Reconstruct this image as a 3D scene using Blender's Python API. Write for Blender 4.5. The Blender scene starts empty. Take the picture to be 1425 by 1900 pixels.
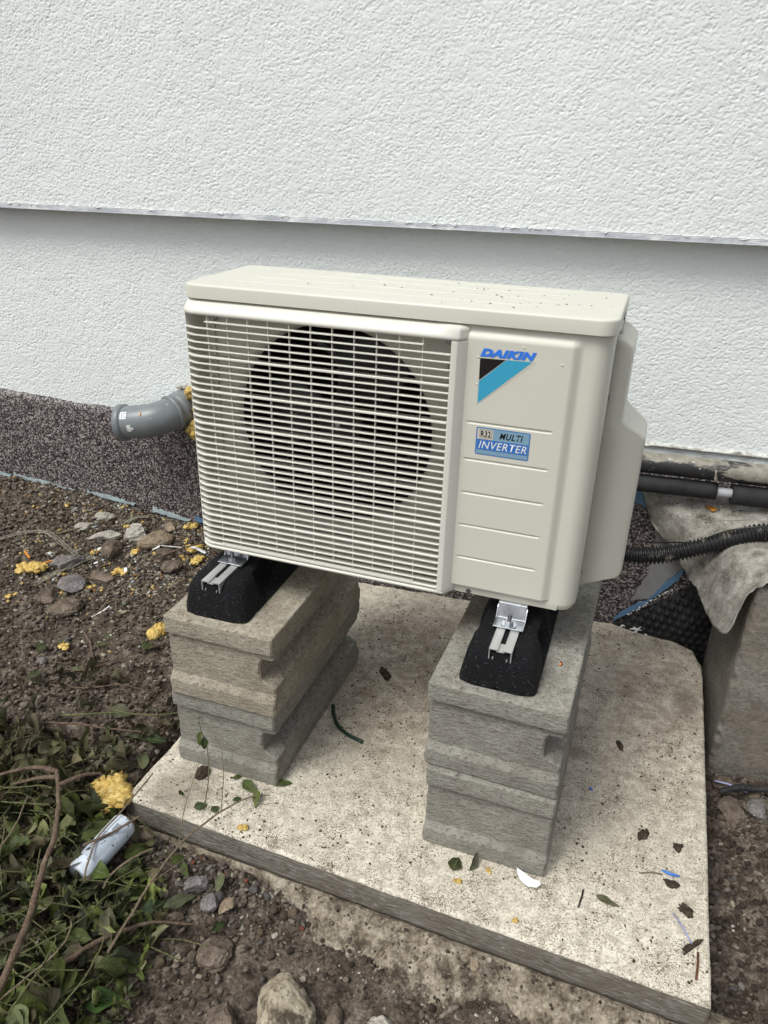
import bpy, bmesh, math, random
import numpy as np
from mathutils import Vector, Matrix

sc = bpy.context.scene
COL = sc.collection
PI = math.pi

# ------------------------------------------------------------------ camera
cam_d = bpy.data.cameras.new('camera')
cam = bpy.data.objects.new('camera', cam_d)
COL.objects.link(cam)
right = Vector((0.94233, 0.33389, 0.02300))
up = Vector((-0.16402, 0.40082, 0.90135))
fwd = Vector((-0.29173, 0.85315, -0.43247))
cam.matrix_world = Matrix(((right.x, up.x, -fwd.x, 0.8138), (right.y, up.y, -fwd.y, -1.2125), (right.z, up.z, -fwd.z, 1.2572), (0, 0, 0, 1)))
cam_d.sensor_fit = 'VERTICAL'
cam_d.sensor_height = 36.0
cam_d.lens = 36.0 * 1409.5 / 1900.0
cam_d.clip_start = 0.05
cam_d.clip_end = 300
sc.camera = cam

# ------------------------------------------------------------------ daylight: bright overcast
SUN_EL, SUN_AZ = math.radians(57), math.radians(213)      # azimuth clockwise from +Y (the house side)
world = bpy.data.worlds.new('World')
sc.world = world
world.use_nodes = True
wn = world.node_tree
wn.nodes.clear()
sky = wn.nodes.new('ShaderNodeTexSky')
sky.sky_type = 'NISHITA'
sky.sun_disc = False
sky.sun_elevation = SUN_EL
sky.sun_rotation = SUN_AZ
sky.dust_density = 4.0
sky.air_density = 1.0
sky.ozone_density = 1.0
hsv = wn.nodes.new('ShaderNodeHueSaturation')
hsv.inputs['Saturation'].default_value = 0.30
bg = wn.nodes.new('ShaderNodeBackground')
bg.inputs['Strength'].default_value = 0.125
wo = wn.nodes.new('ShaderNodeOutputWorld')
wn.links.new(sky.outputs[0], hsv.inputs['Color'])
wn.links.new(hsv.outputs[0], bg.inputs['Color'])
wn.links.new(bg.outputs[0], wo.inputs['Surface'])
sun_d = bpy.data.lights.new('sun', 'SUN')
sun_d.energy = 1.5
sun_d.angle = math.radians(24)
sun_d.color = (0.985, 1.0, 0.935)
sun = bpy.data.objects.new('sun', sun_d)
COL.objects.link(sun)
sdir = Vector((math.sin(SUN_AZ) * math.cos(SUN_EL), math.cos(SUN_AZ) * math.cos(SUN_EL), math.sin(SUN_EL)))
sun.rotation_euler = sdir.to_track_quat('Z', 'Y').to_euler()
sun.location = (0, -3, 5)
sc.view_settings.view_transform = 'Standard'
sc.view_settings.look = 'None'
sc.view_settings.gamma = 1
sc.view_settings.exposure = 0.31
sc.view_settings.use_curve_mapping = False

# ------------------------------------------------------------------ numeric helpers
rng = np.random.default_rng(7)
random.seed(7)

def _hash(ix, iy, iz):
    n = (ix.astype(np.uint64) * np.uint64(374761393) + iy.astype(np.uint64) * np.uint64(668265263) + iz.astype(np.uint64) * np.uint64(2147483647 + 62089911)) & np.uint64(0xFFFFFFFF)
    n = ((n ^ (n >> np.uint64(13))) * np.uint64(1274126177)) & np.uint64(0xFFFFFFFF)
    n = ((n ^ (n >> np.uint64(16))) * np.uint64(2246822519)) & np.uint64(0xFFFFFFFF)
    n = n ^ (n >> np.uint64(15))
    return (n & np.uint64(0xFFFFFF)).astype(np.float64) / float(0xFFFFFF) * 2 - 1

def vnoise(p):
    p = np.asarray(p, dtype=np.float64) + 1000.0
    i = np.floor(p).astype(np.int64)
    f = p - i
    f = f * f * (3 - 2 * f)
    out = 0
    for dx in (0, 1):
        wx = f[..., 0] if dx else 1 - f[..., 0]
        for dy in (0, 1):
            wy = f[..., 1] if dy else 1 - f[..., 1]
            for dz in (0, 1):
                wz = f[..., 2] if dz else 1 - f[..., 2]
                out = out + wx * wy * wz * _hash(i[..., 0] + dx, i[..., 1] + dy, i[..., 2] + dz)
    return out

def fbm(p, octaves=4, gain=0.5, seed=0.0):
    p = np.asarray(p, dtype=np.float64) + seed * 17.3
    a, s, t = 1.0, 0.0, 0.0
    for k in range(octaves):
        s = s + a * vnoise(p)
        t += a
        p = p * 2.03 + 5.7
        a *= gain
    return s / t

def P3(x, y, z=0.0):
    x, y, z = np.broadcast_arrays(x, y, z)
    return np.stack([x, y, z], -1)

def sstep(a, b, x):
    t = np.clip((x - a) / (b - a), 0, 1)
    return t * t * (3 - 2 * t)

# ------------------------------------------------------------------ mesh helpers
def link(o, parent=None):
    COL.objects.link(o)
    if parent is not None:
        o.parent = parent
    return o

def raw_mesh(name, V, F, mats, smooth=True, col=None, uv=None, mi=None):
    V = np.asarray(V, dtype=np.float32)
    me = bpy.data.meshes.new(name)
    F = np.asarray(F, dtype=np.int32)
    n, k = F.shape
    me.vertices.add(len(V)); me.vertices.foreach_set('co', V.ravel())
    me.loops.add(n * k); me.loops.foreach_set('vertex_index', F.ravel())
    me.polygons.add(n)
    me.polygons.foreach_set('loop_start', np.arange(0, n * k, k, dtype=np.int32))
    me.polygons.foreach_set('loop_total', np.full(n, k, dtype=np.int32))
    me.update(calc_edges=True)
    me.polygons.foreach_set('use_smooth', np.full(n, smooth))
    if mi is not None:
        me.polygons.foreach_set('material_index', np.asarray(mi, dtype=np.int32))
    if col is not None:
        ca = me.color_attributes.new('Col', 'FLOAT_COLOR', 'POINT')
        c4 = np.ones((len(V), 4), dtype=np.float32); c4[:, :3] = col
        ca.data.foreach_set('color', c4.ravel())
    if uv is not None:
        ul = me.uv_layers.new(name='UVMap')
        ul.data.foreach_set('uv', np.asarray(uv, dtype=np.float32)[F.ravel()].ravel())
    for m in (mats if isinstance(mats, (list, tuple)) else [mats]):
        me.materials.append(m)
    me.validate()
    return me

def raw_obj(name, V, F, mats, parent=None, origin=(0, 0, 0), **kw):
    V = np.asarray(V, dtype=np.float64) - np.asarray(origin)
    o = bpy.data.objects.new(name, raw_mesh(name, V, F, mats, **kw))
    if parent is None:
        o.location = origin
    return link(o, parent)

class MB:
    """collects simple solids"""
    def __init__(s):
        s.v = []; s.f = []; s.sm = []
    def add(s, vs, fs, smooth=False):
        b = len(s.v)
        s.v += [tuple(v) for v in vs]
        s.f += [tuple(i + b for i in f) for f in fs]
        s.sm += [smooth] * len(fs)
        return s
    def box(s, x0, x1, y0, y1, z0, z1):
        return s.add([(x0, y0, z0), (x1, y0, z0), (x1, y1, z0), (x0, y1, z0), (x0, y0, z1), (x1, y0, z1), (x1, y1, z1), (x0, y1, z1)],
                     [(0, 3, 2, 1), (4, 5, 6, 7), (0, 1, 5, 4), (1, 2, 6, 5), (2, 3, 7, 6), (3, 0, 4, 7)])
    def prism(s, poly, axis, a, b):
        """poly: 2d points; axis 'z' -> (x,y), 'y' -> (x,z), 'x' -> (y,z)"""
        def P(p, t):
            return {'z': (p[0], p[1], t), 'y': (p[0], t, p[1]), 'x': (t, p[0], p[1])}[axis]
        n = len(poly)
        vs = [P(p, a) for p in poly] + [P(p, b) for p in poly]
        fs = [tuple(range(n)), tuple(range(2 * n - 1, n - 1, -1))] + [(i, i + n, (i + 1) % n + n, (i + 1) % n) for i in range(n)]
        return s.add(vs, fs)
    def rings(s, rings, closed=True, cap0=True, cap1=True, smooth=True):
        n = len(rings[0]); vs = [v for r in rings for v in r]; fs = []
        for k in range(len(rings) - 1):
            for i in range(n if closed else n - 1):
                j = (i + 1) % n
                fs.append((k * n + i, k * n + j, (k + 1) * n + j, (k + 1) * n + i))
        s.add(vs, fs, smooth)
        if cap0: s.add(rings[0], [tuple(range(n - 1, -1, -1))])
        if cap1: s.add(rings[-1], [tuple(range(n))])
        return s
    def tube(s, pts, r, n=10, caps=True):
        pts = [Vector(p) for p in pts]
        rs = r if isinstance(r, (list, tuple, np.ndarray)) else [r] * len(pts)
        rings = []; u = None
        for i, p in enumerate(pts):
            t = (pts[min(i + 1, len(pts) - 1)] - pts[max(i - 1, 0)]).normalized()
            if u is None:
                u = t.orthogonal().normalized()
            else:
                u = (u - t * u.dot(t)).normalized()
            w = t.cross(u)
            rings.append([tuple(p + (u * math.cos(2 * PI * k / n) + w * math.sin(2 * PI * k / n)) * rs[i]) for k in range(n)])
        return s.rings(rings, True, caps, caps)
    def cyl(s, c, axis, r, h, n=16):
        c = Vector(c); a = Vector(axis).normalized()
        return s.tube([c, c + a * h], r, n)
    def build(s, name, m, parent=None, origin=(0, 0, 0), bevel=0.0, seg=2, ang=35):
        o0 = Vector(origin)
        me = bpy.data.meshes.new(name)
        me.from_pydata([tuple(Vector(v) - o0) for v in s.v], [], s.f)
        me.polygons.foreach_set('use_smooth', s.sm)
        bm = bmesh.new(); bm.from_mesh(me)
        bmesh.ops.remove_doubles(bm, verts=bm.verts, dist=1e-6)
        bmesh.ops.recalc_face_normals(bm, faces=bm.faces)
        bm.to_mesh(me); bm.free()
        for mm in (m if isinstance(m, (list, tuple)) else [m]): me.materials.append(mm)
        o = bpy.data.objects.new(name, me)
        if bevel > 0:
            md = o.modifiers.new('bevel', 'BEVEL'); md.width = bevel; md.segments = seg; md.limit_method = 'ANGLE'; md.angle_limit = math.radians(ang)
            md.harden_normals = True
            me.polygons.foreach_set('use_smooth', [True] * len(me.polygons))
        if parent is None: o.location = o0
        return link(o, parent)

def tag(o, label=None, cat=None, group=None, kind=None):
    if label: o['label'] = label
    if cat: o['category'] = cat
    if group: o['group'] = group
    if kind: o['kind'] = kind
    return o

def empty(name, label, cat, loc=(0, 0, 0), rz=0.0, group=None):
    o = bpy.data.objects.new(name, None)
    o.empty_display_size = 0.05
    o.location = loc; o.rotation_euler = (0, 0, rz)
    link(o)
    return tag(o, label, cat, group)

def spline(pts, n):
    """Catmull-Rom through pts"""
    P = [np.array(p, float) for p in pts]
    P = [2 * P[0] - P[1]] + P + [2 * P[-1] - P[-2]]
    out = []
    segs = len(P) - 3
    for i in range(n + 1):
        t = i / n * segs
        k = min(int(t), segs - 1); t -= k
        a, b, c, d = P[k:k + 4]
        out.append(0.5 * ((2 * b) + (c - a) * t + (2 * a - 5 * b + 4 * c - d) * t * t + (3 * b - a - 3 * c + d) * t ** 3))
    return [tuple(p) for p in out]

# ------------------------------------------------------------------ material helpers
class MT:
    def __init__(s, name, base=(0.5, 0.5, 0.5), rough=0.6, metal=0.0, spec=0.5):
        s.m = bpy.data.materials.new(name); s.m.use_nodes = True
        s.nt = s.m.node_tree; s.N = s.nt.nodes; s.L = s.nt.links
        s.b = s.N['Principled BSDF']
        s.tc = s.N.new('ShaderNodeTexCoord')
        s.b.inputs['Base Color'].default_value = (*base, 1)
        s.b.inputs['Roughness'].default_value = rough
        s.b.inputs['Metallic'].default_value = metal
        s.b.inputs['Specular IOR Level'].default_value = spec
    def co(s, scale=(1, 1, 1), rot=(0, 0, 0), loc=(0, 0, 0)):
        mp = s.N.new('ShaderNodeMapping')
        mp.inputs['Scale'].default_value = scale; mp.inputs['Rotation'].default_value = rot; mp.inputs['Location'].default_value = loc
        s.L.new(s.tc.outputs['Object'], mp.inputs[0])
        return mp.outputs[0]
    def noise(s, scale, detail=3, rough=0.55, dist=0.0, co=None):
        n = s.N.new('ShaderNodeTexNoise')
        n.inputs['Scale'].default_value = scale; n.inputs['Detail'].default_value = detail
        n.inputs['Roughness'].default_value = rough; n.inputs['Distortion'].default_value = dist
        s.L.new(co if co is not None else s.tc.outputs['Object'], n.inputs['Vector'])
        return n.outputs['Fac']
    def vor(s, scale, out='Distance', feature='F1', co=None):
        n = s.N.new('ShaderNodeTexVoronoi'); n.feature = feature
        n.inputs['Scale'].default_value = scale
        s.L.new(co if co is not None else s.tc.outputs['Object'], n.inputs['Vector'])
        return n.outputs[out]
    def ramp(s, fac, stops, interp='LINEAR'):
        r = s.N.new('ShaderNodeValToRGB'); r.color_ramp.interpolation = interp
        e = r.color_ramp.elements
        while len(e) < len(stops): e.new(0.5)
        for i, (p, c) in enumerate(stops):
            e[i].position = p
            e[i].color = (c, c, c, 1) if isinstance(c, (int, float)) else (*c, 1)
        s.L.new(fac, r.inputs[0])
        return r.outputs[0]
    def val(s, x, sock):
        if isinstance(x, (int, float)): sock.default_value = x
        elif isinstance(x, tuple): sock.default_value = (*x, 1)
        else: s.L.new(x, sock)
    def mix(s, fac, a, b, blend='MIX'):
        n = s.N.new('ShaderNodeMix'); n.data_type = 'RGBA'; n.blend_type = blend
        s.val(fac, n.inputs[0]); s.val(a, n.inputs[6]); s.val(b, n.inputs[7])
        return n.outputs[2]
    def math(s, op, a, b=0.0, clamp=False):
        n = s.N.new('ShaderNodeMath'); n.operation = op; n.use_clamp = clamp
        s.val(a, n.inputs[0]); s.val(b, n.inputs[1])
        return n.outputs[0]
    def sep(s, co=None):
        n = s.N.new('ShaderNodeSeparateXYZ'); s.L.new(co if co is not None else s.tc.outputs['Object'], n.inputs[0])
        return n.outputs
    def attr(s, name='Col', out='Color'):
        n = s.N.new('ShaderNodeAttribute'); n.attribute_name = name
        return n.outputs[out]
    def objrand(s):
        return s.N.new('ShaderNodeObjectInfo').outputs['Random']
    def base(s, c):
        s.L.new(c, s.b.inputs['Base Color']); return s
    def rough(s, c):
        s.L.new(c, s.b.inputs['Roughness']); return s
    def bump(s, h, strength=0.5, dist=0.002):
        n = s.N.new('ShaderNodeBump')
        n.inputs['Strength'].default_value = strength; n.inputs['Distance'].default_value = dist
        s.L.new(h, n.inputs['Height'])
        prev = s.b.inputs['Normal'].links
        if prev: s.L.new(prev[0].from_socket, n.inputs['Normal'])
        s.L.new(n.outputs[0], s.b.inputs['Normal'])
        return s

MATS = {}
# stucco: white scratch render, fine wormy relief
t = MT('white_stucco', rough=0.85, spec=0.3)
c1 = t.noise(135, 3, 0.6, 0.7, t.co((1, 1, 1.6)))
c2 = t.noise(310, 2, 0.6, 0.6, t.co((1, 1, 1.5)))
big = t.noise(2.2, 3)
t.base(t.mix(t.ramp(t.noise(1.3, 4, 0.6), [(0.38, 0.0), (0.62, 1.0)]), (0.775, 0.815, 0.808), (0.815, 0.850, 0.840)))
t.bump(c2, 0.55, 0.0014)
MATS['stucco'] = t.m
# mosaic plaster: coloured grains
t = MT('mosaic_plaster', rough=0.45)
vc = t.vor(235, 'Color'); vd = t.vor(235, 'Distance')
sx = t.sep(vc)
g = t.ramp(sx[0], [(0.0, (0.014, 0.012, 0.012)), (0.26, (0.045, 0.036, 0.036)), (0.48, (0.115, 0.090, 0.090)), (0.66, (0.215, 0.185, 0.178)), (0.84, (0.36, 0.33, 0.315))], 'CONSTANT')
t.base(g)
t.bump(t.ramp(vd, [(0.0, 1.0), (0.55, 0.0)]), 0.9, 0.002)
MATS['mosaic'] = t.m
# slab top
t = MT('pale_concrete', rough=0.9, spec=0.25)
n1 = t.noise(4.0, 4, 0.6); n2 = t.noise(45, 4, 0.65)
base = t.mix(t.ramp(n1, [(0.35, 0.0), (0.7, 1.0)]), (0.76, 0.71, 0.60), (0.64, 0.59, 0.49))
base = t.mix(t.ramp(n2, [(0.42, 0.0), (0.66, 0.8)]), base, (0.38, 0.34, 0.275))
n5 = t.noise(170, 3, 0.65)
base = t.mix(t.ramp(n5, [(0.48, 0.0), (0.62, 0.65)]), base, (0.33, 0.295, 0.235))
o3 = t.sep()
# dirt between the pillars, weaker brown patch to their right, small stains
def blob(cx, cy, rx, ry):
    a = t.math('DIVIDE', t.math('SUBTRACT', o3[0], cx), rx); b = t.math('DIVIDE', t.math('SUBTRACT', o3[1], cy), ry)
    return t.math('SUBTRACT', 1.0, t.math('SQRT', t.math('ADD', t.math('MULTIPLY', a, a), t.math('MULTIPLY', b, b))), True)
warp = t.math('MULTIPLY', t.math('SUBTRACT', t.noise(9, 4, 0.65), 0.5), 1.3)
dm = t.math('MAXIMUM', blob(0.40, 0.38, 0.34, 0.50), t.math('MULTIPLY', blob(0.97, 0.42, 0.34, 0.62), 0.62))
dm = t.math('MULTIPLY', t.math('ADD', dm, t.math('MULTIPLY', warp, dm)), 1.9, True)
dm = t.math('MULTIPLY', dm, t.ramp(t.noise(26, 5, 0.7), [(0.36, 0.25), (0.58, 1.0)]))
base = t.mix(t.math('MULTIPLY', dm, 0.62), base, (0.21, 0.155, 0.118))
sp = t.noise(340, 2, 0.6); sp2 = t.noise(120, 3, 0.6); spm = t.noise(14, 3, 0.6)
thr = t.math('ADD', t.math('MULTIPLY', spm, 0.22), 0.0)
k1 = t.ramp(t.math('ADD', sp, t.math('MULTIPLY', t.math('SUBTRACT', spm, 0.5), 0.35)), [(0.575, 0.0), (0.62, 1.0)])
k2 = t.ramp(t.math('ADD', sp2, t.math('MULTIPLY', t.math('SUBTRACT', spm, 0.5), 0.5)), [(0.63, 0.0), (0.665, 1.0)])
base = t.mix(t.math('MULTIPLY', k1, 0.78), base, (0.15, 0.115, 0.08))
base = t.mix(t.math('MULTIPLY', k2, 0.6), base, (0.11, 0.08, 0.055))
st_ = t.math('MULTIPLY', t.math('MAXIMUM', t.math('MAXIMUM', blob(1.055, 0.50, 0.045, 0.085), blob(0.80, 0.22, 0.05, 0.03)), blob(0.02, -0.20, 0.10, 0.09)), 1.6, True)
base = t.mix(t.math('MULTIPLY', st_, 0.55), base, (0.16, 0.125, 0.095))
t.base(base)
t.bump(n2, 0.5, 0.003); t.bump(t.math('ADD', k1, k2), 0.5, -0.0015)
MATS['slab'] = t.m
# slab edge: grey, plank-imprinted
t = MT('slab_edge_concrete', rough=0.85)
g1 = t.noise(20, 7, 0.72, 3.2, t.co((0.8, 0.8, 3.6), (0, 0.30, 0)))
g2 = t.noise(6, 3); g3 = t.noise(60, 4, 0.6, 0.6, t.co((0.4, 0.4, 5), (0, 0.12, 0)))
b_ = t.ramp(g1, [(0.34, (0.085, 0.070, 0.052)), (0.45, (0.17, 0.15, 0.122)), (0.56, (0.26, 0.243, 0.21)), (0.66, (0.46, 0.452, 0.43))])
b_ = t.mix(t.ramp(g2, [(0.35, 0.0), (0.7, 0.6)]), b_, (0.135, 0.112, 0.088))
t.base(b_).bump(g3, 0.9, 0.004).bump(g1, 0.6, 0.004)
MATS['slab_edge'] = t.m
# pier block concrete
def conc(name, a, b, c, streak=True, speck=0.5):
    t = MT(name, rough=0.9, spec=0.25)
    n1 = t.noise(9, 5, 0.68); n2 = t.noise(90, 3, 0.6, 0.3, t.co((0.75, 0.75, 1.7) if streak else (1, 1, 1)))
    n3 = t.noise(250, 3, 0.65, 0.0, t.co((0.7, 0.7, 1.6)))
    base = t.mix(t.ramp(n1, [(0.32, 0.0), (0.68, 1.0)]), a, b)
    base = t.mix(t.ramp(n2, [(0.38, 0.0), (0.70, 0.6)]), base, c)
    k = t.ramp(n3, [(0.56, 0.0), (0.64, 1.0)])
    base = t.mix(t.math('MULTIPLY', k, speck), base, (0.07, 0.055, 0.045))
    base = t.mix(t.math('MULTIPLY', t.ramp(t.noise(5, 3, 0.6, 0.0, t.co((1, 1, 1), (0, 0, 0), (3.7, 1, 2))), [(0.52, 0.0), (0.66, 1.0)]), 0.45), base, (0.22, 0.155, 0.105))
    t.base(base).bump(n2, 0.9, 0.0035).bump(n3, 0.8, 0.002)
    return t.m
MATS['block'] = conc('block_concrete', (0.44, 0.40, 0.325), (0.30, 0.265, 0.205), (0.17, 0.142, 0.105), speck=0.75)
MATS['block_grey'] = conc('grey_block_concrete', (0.35, 0.34, 0.30), (0.23, 0.22, 0.19), (0.13, 0.12, 0.102), speck=0.75)
MATS['shaft'] = conc('shaft_concrete', (0.30, 0.287, 0.25), (0.17, 0.16, 0.135), (0.11, 0.10, 0.083), False, 0.6)
# mortar
def mottled(name, cols, s1=22, s2=140, rough=0.9, bump=(0.6, 0.004), spec=0.3):
    t = MT(name, rough=rough, spec=spec)
    n1 = t.noise(s1, 5, 0.65); n2 = t.noise(s2, 3, 0.6)
    n = len(cols)
    b = t.ramp(t.math('ADD', t.math('MULTIPLY', n1, 0.7), t.math('MULTIPLY', n2, 0.3)), [(0.36 + 0.30 * i / max(1, n - 1), c) for i, c in enumerate(cols)])
    t.base(b).bump(n1, bump[0], bump[1]).bump(n2, bump[0] * 0.8, bump[1] * 0.3)
    return t.m
MATS['mortar'] = mottled('rough_mortar', [(0.09, 0.07, 0.052), (0.25, 0.215, 0.17), (0.40, 0.36, 0.30), (0.46, 0.42, 0.35)])
MATS['pale_mortar'] = mottled('pale_mortar', [(0.16, 0.145, 0.12), (0.45, 0.44, 0.40), (0.66, 0.67, 0.64), (0.74, 0.76, 0.74)])
MATS['footing'] = mottled('footing_concrete', [(0.050, 0.037, 0.027), (0.16, 0.13, 0.097), (0.30, 0.26, 0.20), (0.44, 0.395, 0.32)], 34, 170, bump=(1.0, 0.006))
MATS['soil'] = mottled('dark_soil', [(0.026, 0.019, 0.014), (0.062, 0.048, 0.037), (0.125, 0.101, 0.080), (0.24, 0.20, 0.16)], 20, 160, 0.95, (0.8, 0.005), 0.2)
MATS['mud'] = mottled('dried_mud', [(0.030, 0.021, 0.014), (0.05, 0.037, 0.026), (0.085, 0.065, 0.047)], 60, 260, 0.95, (1.0, 0.003))
MATS['fabric'] = mottled('dirty_fleece', [(0.095, 0.082, 0.066), (0.21, 0.195, 0.168), (0.32, 0.305, 0.275), (0.45, 0.435, 0.40)], 26, 240, 0.95, (0.8, 0.004))
MATS['foam'] = mottled('yellow_foam', [(0.24, 0.13, 0.035), (0.58, 0.38, 0.10), (0.74, 0.56, 0.20), (0.82, 0.70, 0.40)], 75, 420, 0.85, (1.0, 0.006))
MATS['foam_orange'] = mottled('aged_orange_foam', [(0.25, 0.09, 0.015), (0.46, 0.19, 0.03), (0.60, 0.30, 0.06)], 60, 300)
MATS['grey_primer'] = mottled('grey_primer', [(0.19, 0.19, 0.19), (0.25, 0.25, 0.25), (0.30, 0.30, 0.30)], 9, 200, 0.7, (0.2, 0.002))
MATS['blue_tape'] = MT('blue_film', (0.10, 0.20, 0.34), 0.4).m
MATS['pale_tape'] = mottled('pale_blue_film', [(0.26, 0.30, 0.30), (0.38, 0.46, 0.48), (0.47, 0.56, 0.58)], 40, 200, 0.5, (0.5, 0.002))
t = MT('drip_profile_pvc', rough=0.45)
t.base(t.mix(t.ramp(t.noise(60, 4, 0.7, 0.5, t.co((0.25, 0.25, 1))), [(0.45, 0.0), (0.62, 1.0)]), (0.46, 0.48, 0.52), (0.70, 0.72, 0.72)))
MATS['drip'] = t.m
# painted sheet of the machine
t = MT('ivory_painted_sheet', (0.635, 0.62, 0.55), 0.34)
t.base(t.mix(t.ramp(t.noise(5, 3), [(0.3, 0.0), (0.7, 1.0)]), (0.635, 0.63, 0.55), (0.615, 0.61, 0.532)))
t.bump(t.noise(900, 1), 0.06, 0.0004)
t.rough(t.ramp(t.noise(30, 4), [(0.3, 0.30), (0.7, 0.42)]))
MATS['paint'] = t.m
MATS['paint_in'] = MT('ivory_plastic', (0.60, 0.585, 0.51), 0.5).m
MATS['grille'] = MT('ivory_grille_plastic', (0.69, 0.68, 0.615), 0.42).m
MATS['black_plastic_and_shade'] = MT('black_fan_plastic_and_shade', (0.012, 0.012, 0.015), 0.35).m  # the fan's own black, also the shade painted into the bell mouth
MATS['inside_shade'] = MT('inside_shade', (0.006, 0.006, 0.007), 0.8).m  # near-black colour stands in for the shade of hollow interiors
MATS['fins'] = MT('coil_fins', (0.008, 0.0085, 0.010), 0.6).m
MATS['bracket_grey'] = MT('galvanised_bracket', (0.16, 0.165, 0.175), 0.5, 0.2).m
t = MT('zinc_steel', rough=0.28, metal=0.9)
t.base(t.ramp(t.noise(40, 4, 0.6), [(0.3, (0.36, 0.38, 0.41)), (0.7, (0.55, 0.57, 0.60))])); t.rough(t.ramp(t.noise(80, 3), [(0.3, 0.25), (0.7, 0.45)]))
MATS['zinc'] = t.m
t = MT('brushed_aluminium', rough=0.40, metal=0.55)
t.base(t.ramp(t.noise(90, 3, 0.6, 0.0, t.co((1.5, 0.1, 1))), [(0.3, (0.50, 0.50, 0.495)), (0.7, (0.66, 0.66, 0.65))]))
t.bump(t.noise(400, 2, 0.5, 0, t.co((1.5, 0.05, 1))), 0.3, 0.0005)
MATS['alu'] = t.m
t = MT('recycled_rubber', rough=0.7, spec=0.22)
v = t.vor(420); n = t.noise(160, 3)
t.base(t.mix(t.ramp(t.sep(t.vor(420, 'Color'))[0], [(0.93, 0.0), (0.99, 1.0)]), (0.006, 0.0064, 0.0078), (0.045, 0.048, 0.055)))
t.bump(v, 0.9, 0.003).bump(n, 0.5, 0.003)
MATS['rubber'] = t.m
MATS['screw_dark'] = MT('screw_steel', (0.28, 0.29, 0.31), 0.35, 0.9).m
# grey pvc with a few plaster spots
t = MT('grey_pvc', rough=0.36)
sp = t.ramp(t.noise(75, 3, 0.6), [(0.70, 0.0), (0.72, 1.0)])
t.base(t.mix(sp, t.mix(t.ramp(t.noise(12, 4), [(0.3, 0.0), (0.7, 1.0)]), (0.165, 0.185, 0.195), (0.205, 0.225, 0.232)), (0.62, 0.63, 0.62)))
MATS['pvc'] = t.m
# black pipe insulation, cement smear that grows to the right
t = MT('black_pipe_smeared', rough=0.5)
o3 = t.sep()
n = t.noise(14, 5, 0.65, 0.3, t.co((0.6, 1, 1.6)))
m1 = t.math('ADD', t.math('MULTIPLY', t.math('SUBTRACT', o3[0], 0.99), 2.6), t.math('MULTIPLY', t.math('SUBTRACT', o3[2], 0.533), 26))
m1 = t.math('MINIMUM', m1, 0.50)
m1 = t.ramp(t.math('ADD', m1, t.math('MULTIPLY', t.math('SUBTRACT', n, 0.5), 1.6)), [(0.30, 0.0), (0.40, 1.0)])
bs = t.mix(m1, t.ramp(t.noise(60, 4), [(0.3, (0.014, 0.014, 0.016)), (0.75, (0.035, 0.035, 0.037))]), t.ramp(t.noise(50, 4), [(0.35, (0.20, 0.185, 0.15)), (0.7, (0.33, 0.31, 0.26))]))
bs = t.mix(t.ramp(t.noise(120, 3, 0.5), [(0.71, 0.0), (0.725, 1.0)]), bs, (0.6, 0.6, 0.58))
t.base(bs)
MATS['pipe_smear'] = t.m
MATS['foam_black'] = mottled('black_foam_insulation', [(0.014, 0.014, 0.016), (0.024, 0.024, 0.026), (0.034, 0.034, 0.037)], 20, 300, 0.7, (0.3, 0.001))
t = MT('corrugated_black', rough=0.4)
t.base(t.mix(t.ramp(t.math('ADD', t.noise(28, 4, 0.6), t.math('MULTIPLY', t.sep(t.co())[2], 0.0)), [(0.60, 0.0), (0.70, 0.9)]), (0.016, 0.016, 0.017), (0.27, 0.245, 0.20)))
MATS['corrug'] = t.m
MATS['membrane'] = mottled('dimpled_membrane', [(0.006, 0.0065, 0.007), (0.012, 0.0125, 0.013), (0.028, 0.029, 0.029)], 14, 90, 0.6, (0.5, 0.003))
def flat(name, c, r=0.6, metal=0.0):
    t = MT(name, c, r, metal); return t.m
MATS['pipe_grey'] = flat('pale_grey_pipe', (0.42, 0.43, 0.45), 0.4)
MATS['white_plastic'] = flat('white_scrap', (0.78, 0.80, 0.80), 0.4)
MATS['plaster_splat'] = flat('plaster_splash', (0.72, 0.73, 0.71), 0.8)
MATS['blue_plastic'] = flat('blue_scrap', (0.05, 0.17, 0.55), 0.4)
MATS['lilac_plastic'] = flat('lilac_scrap', (0.30, 0.31, 0.52), 0.4)
MATS['orange_plastic'] = flat('orange_scrap', (0.62, 0.24, 0.04), 0.5)
MATS['green_rubber'] = flat('dark_green_cable', (0.012, 0.035, 0.022), 0.35)
MATS['black_wire'] = flat('black_wire', (0.012, 0.012, 0.012), 0.4)
MATS['copper'] = flat('copper', (0.75, 0.30, 0.10), 0.25, 1.0)
MATS['logo_blue'] = flat('print_blue', (0.035, 0.20, 0.78), 0.35)
MATS['logo_cyan'] = flat('print_cyan', (0.045, 0.36, 0.56), 0.35)
MATS['logo_black'] = flat('print_black', (0.010, 0.009, 0.008), 0.35)
MATS['st_blue'] = flat('sticker_blue', (0.045, 0.17, 0.50), 0.35)
MATS['st_pale'] = flat('sticker_pale_blue', (0.21, 0.36, 0.48), 0.35)
MATS['st_cream'] = flat('sticker_cream', (0.60, 0.57, 0.49), 0.35)
MATS['st_white'] = flat('sticker_white', (0.80, 0.82, 0.84), 0.35)
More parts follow.
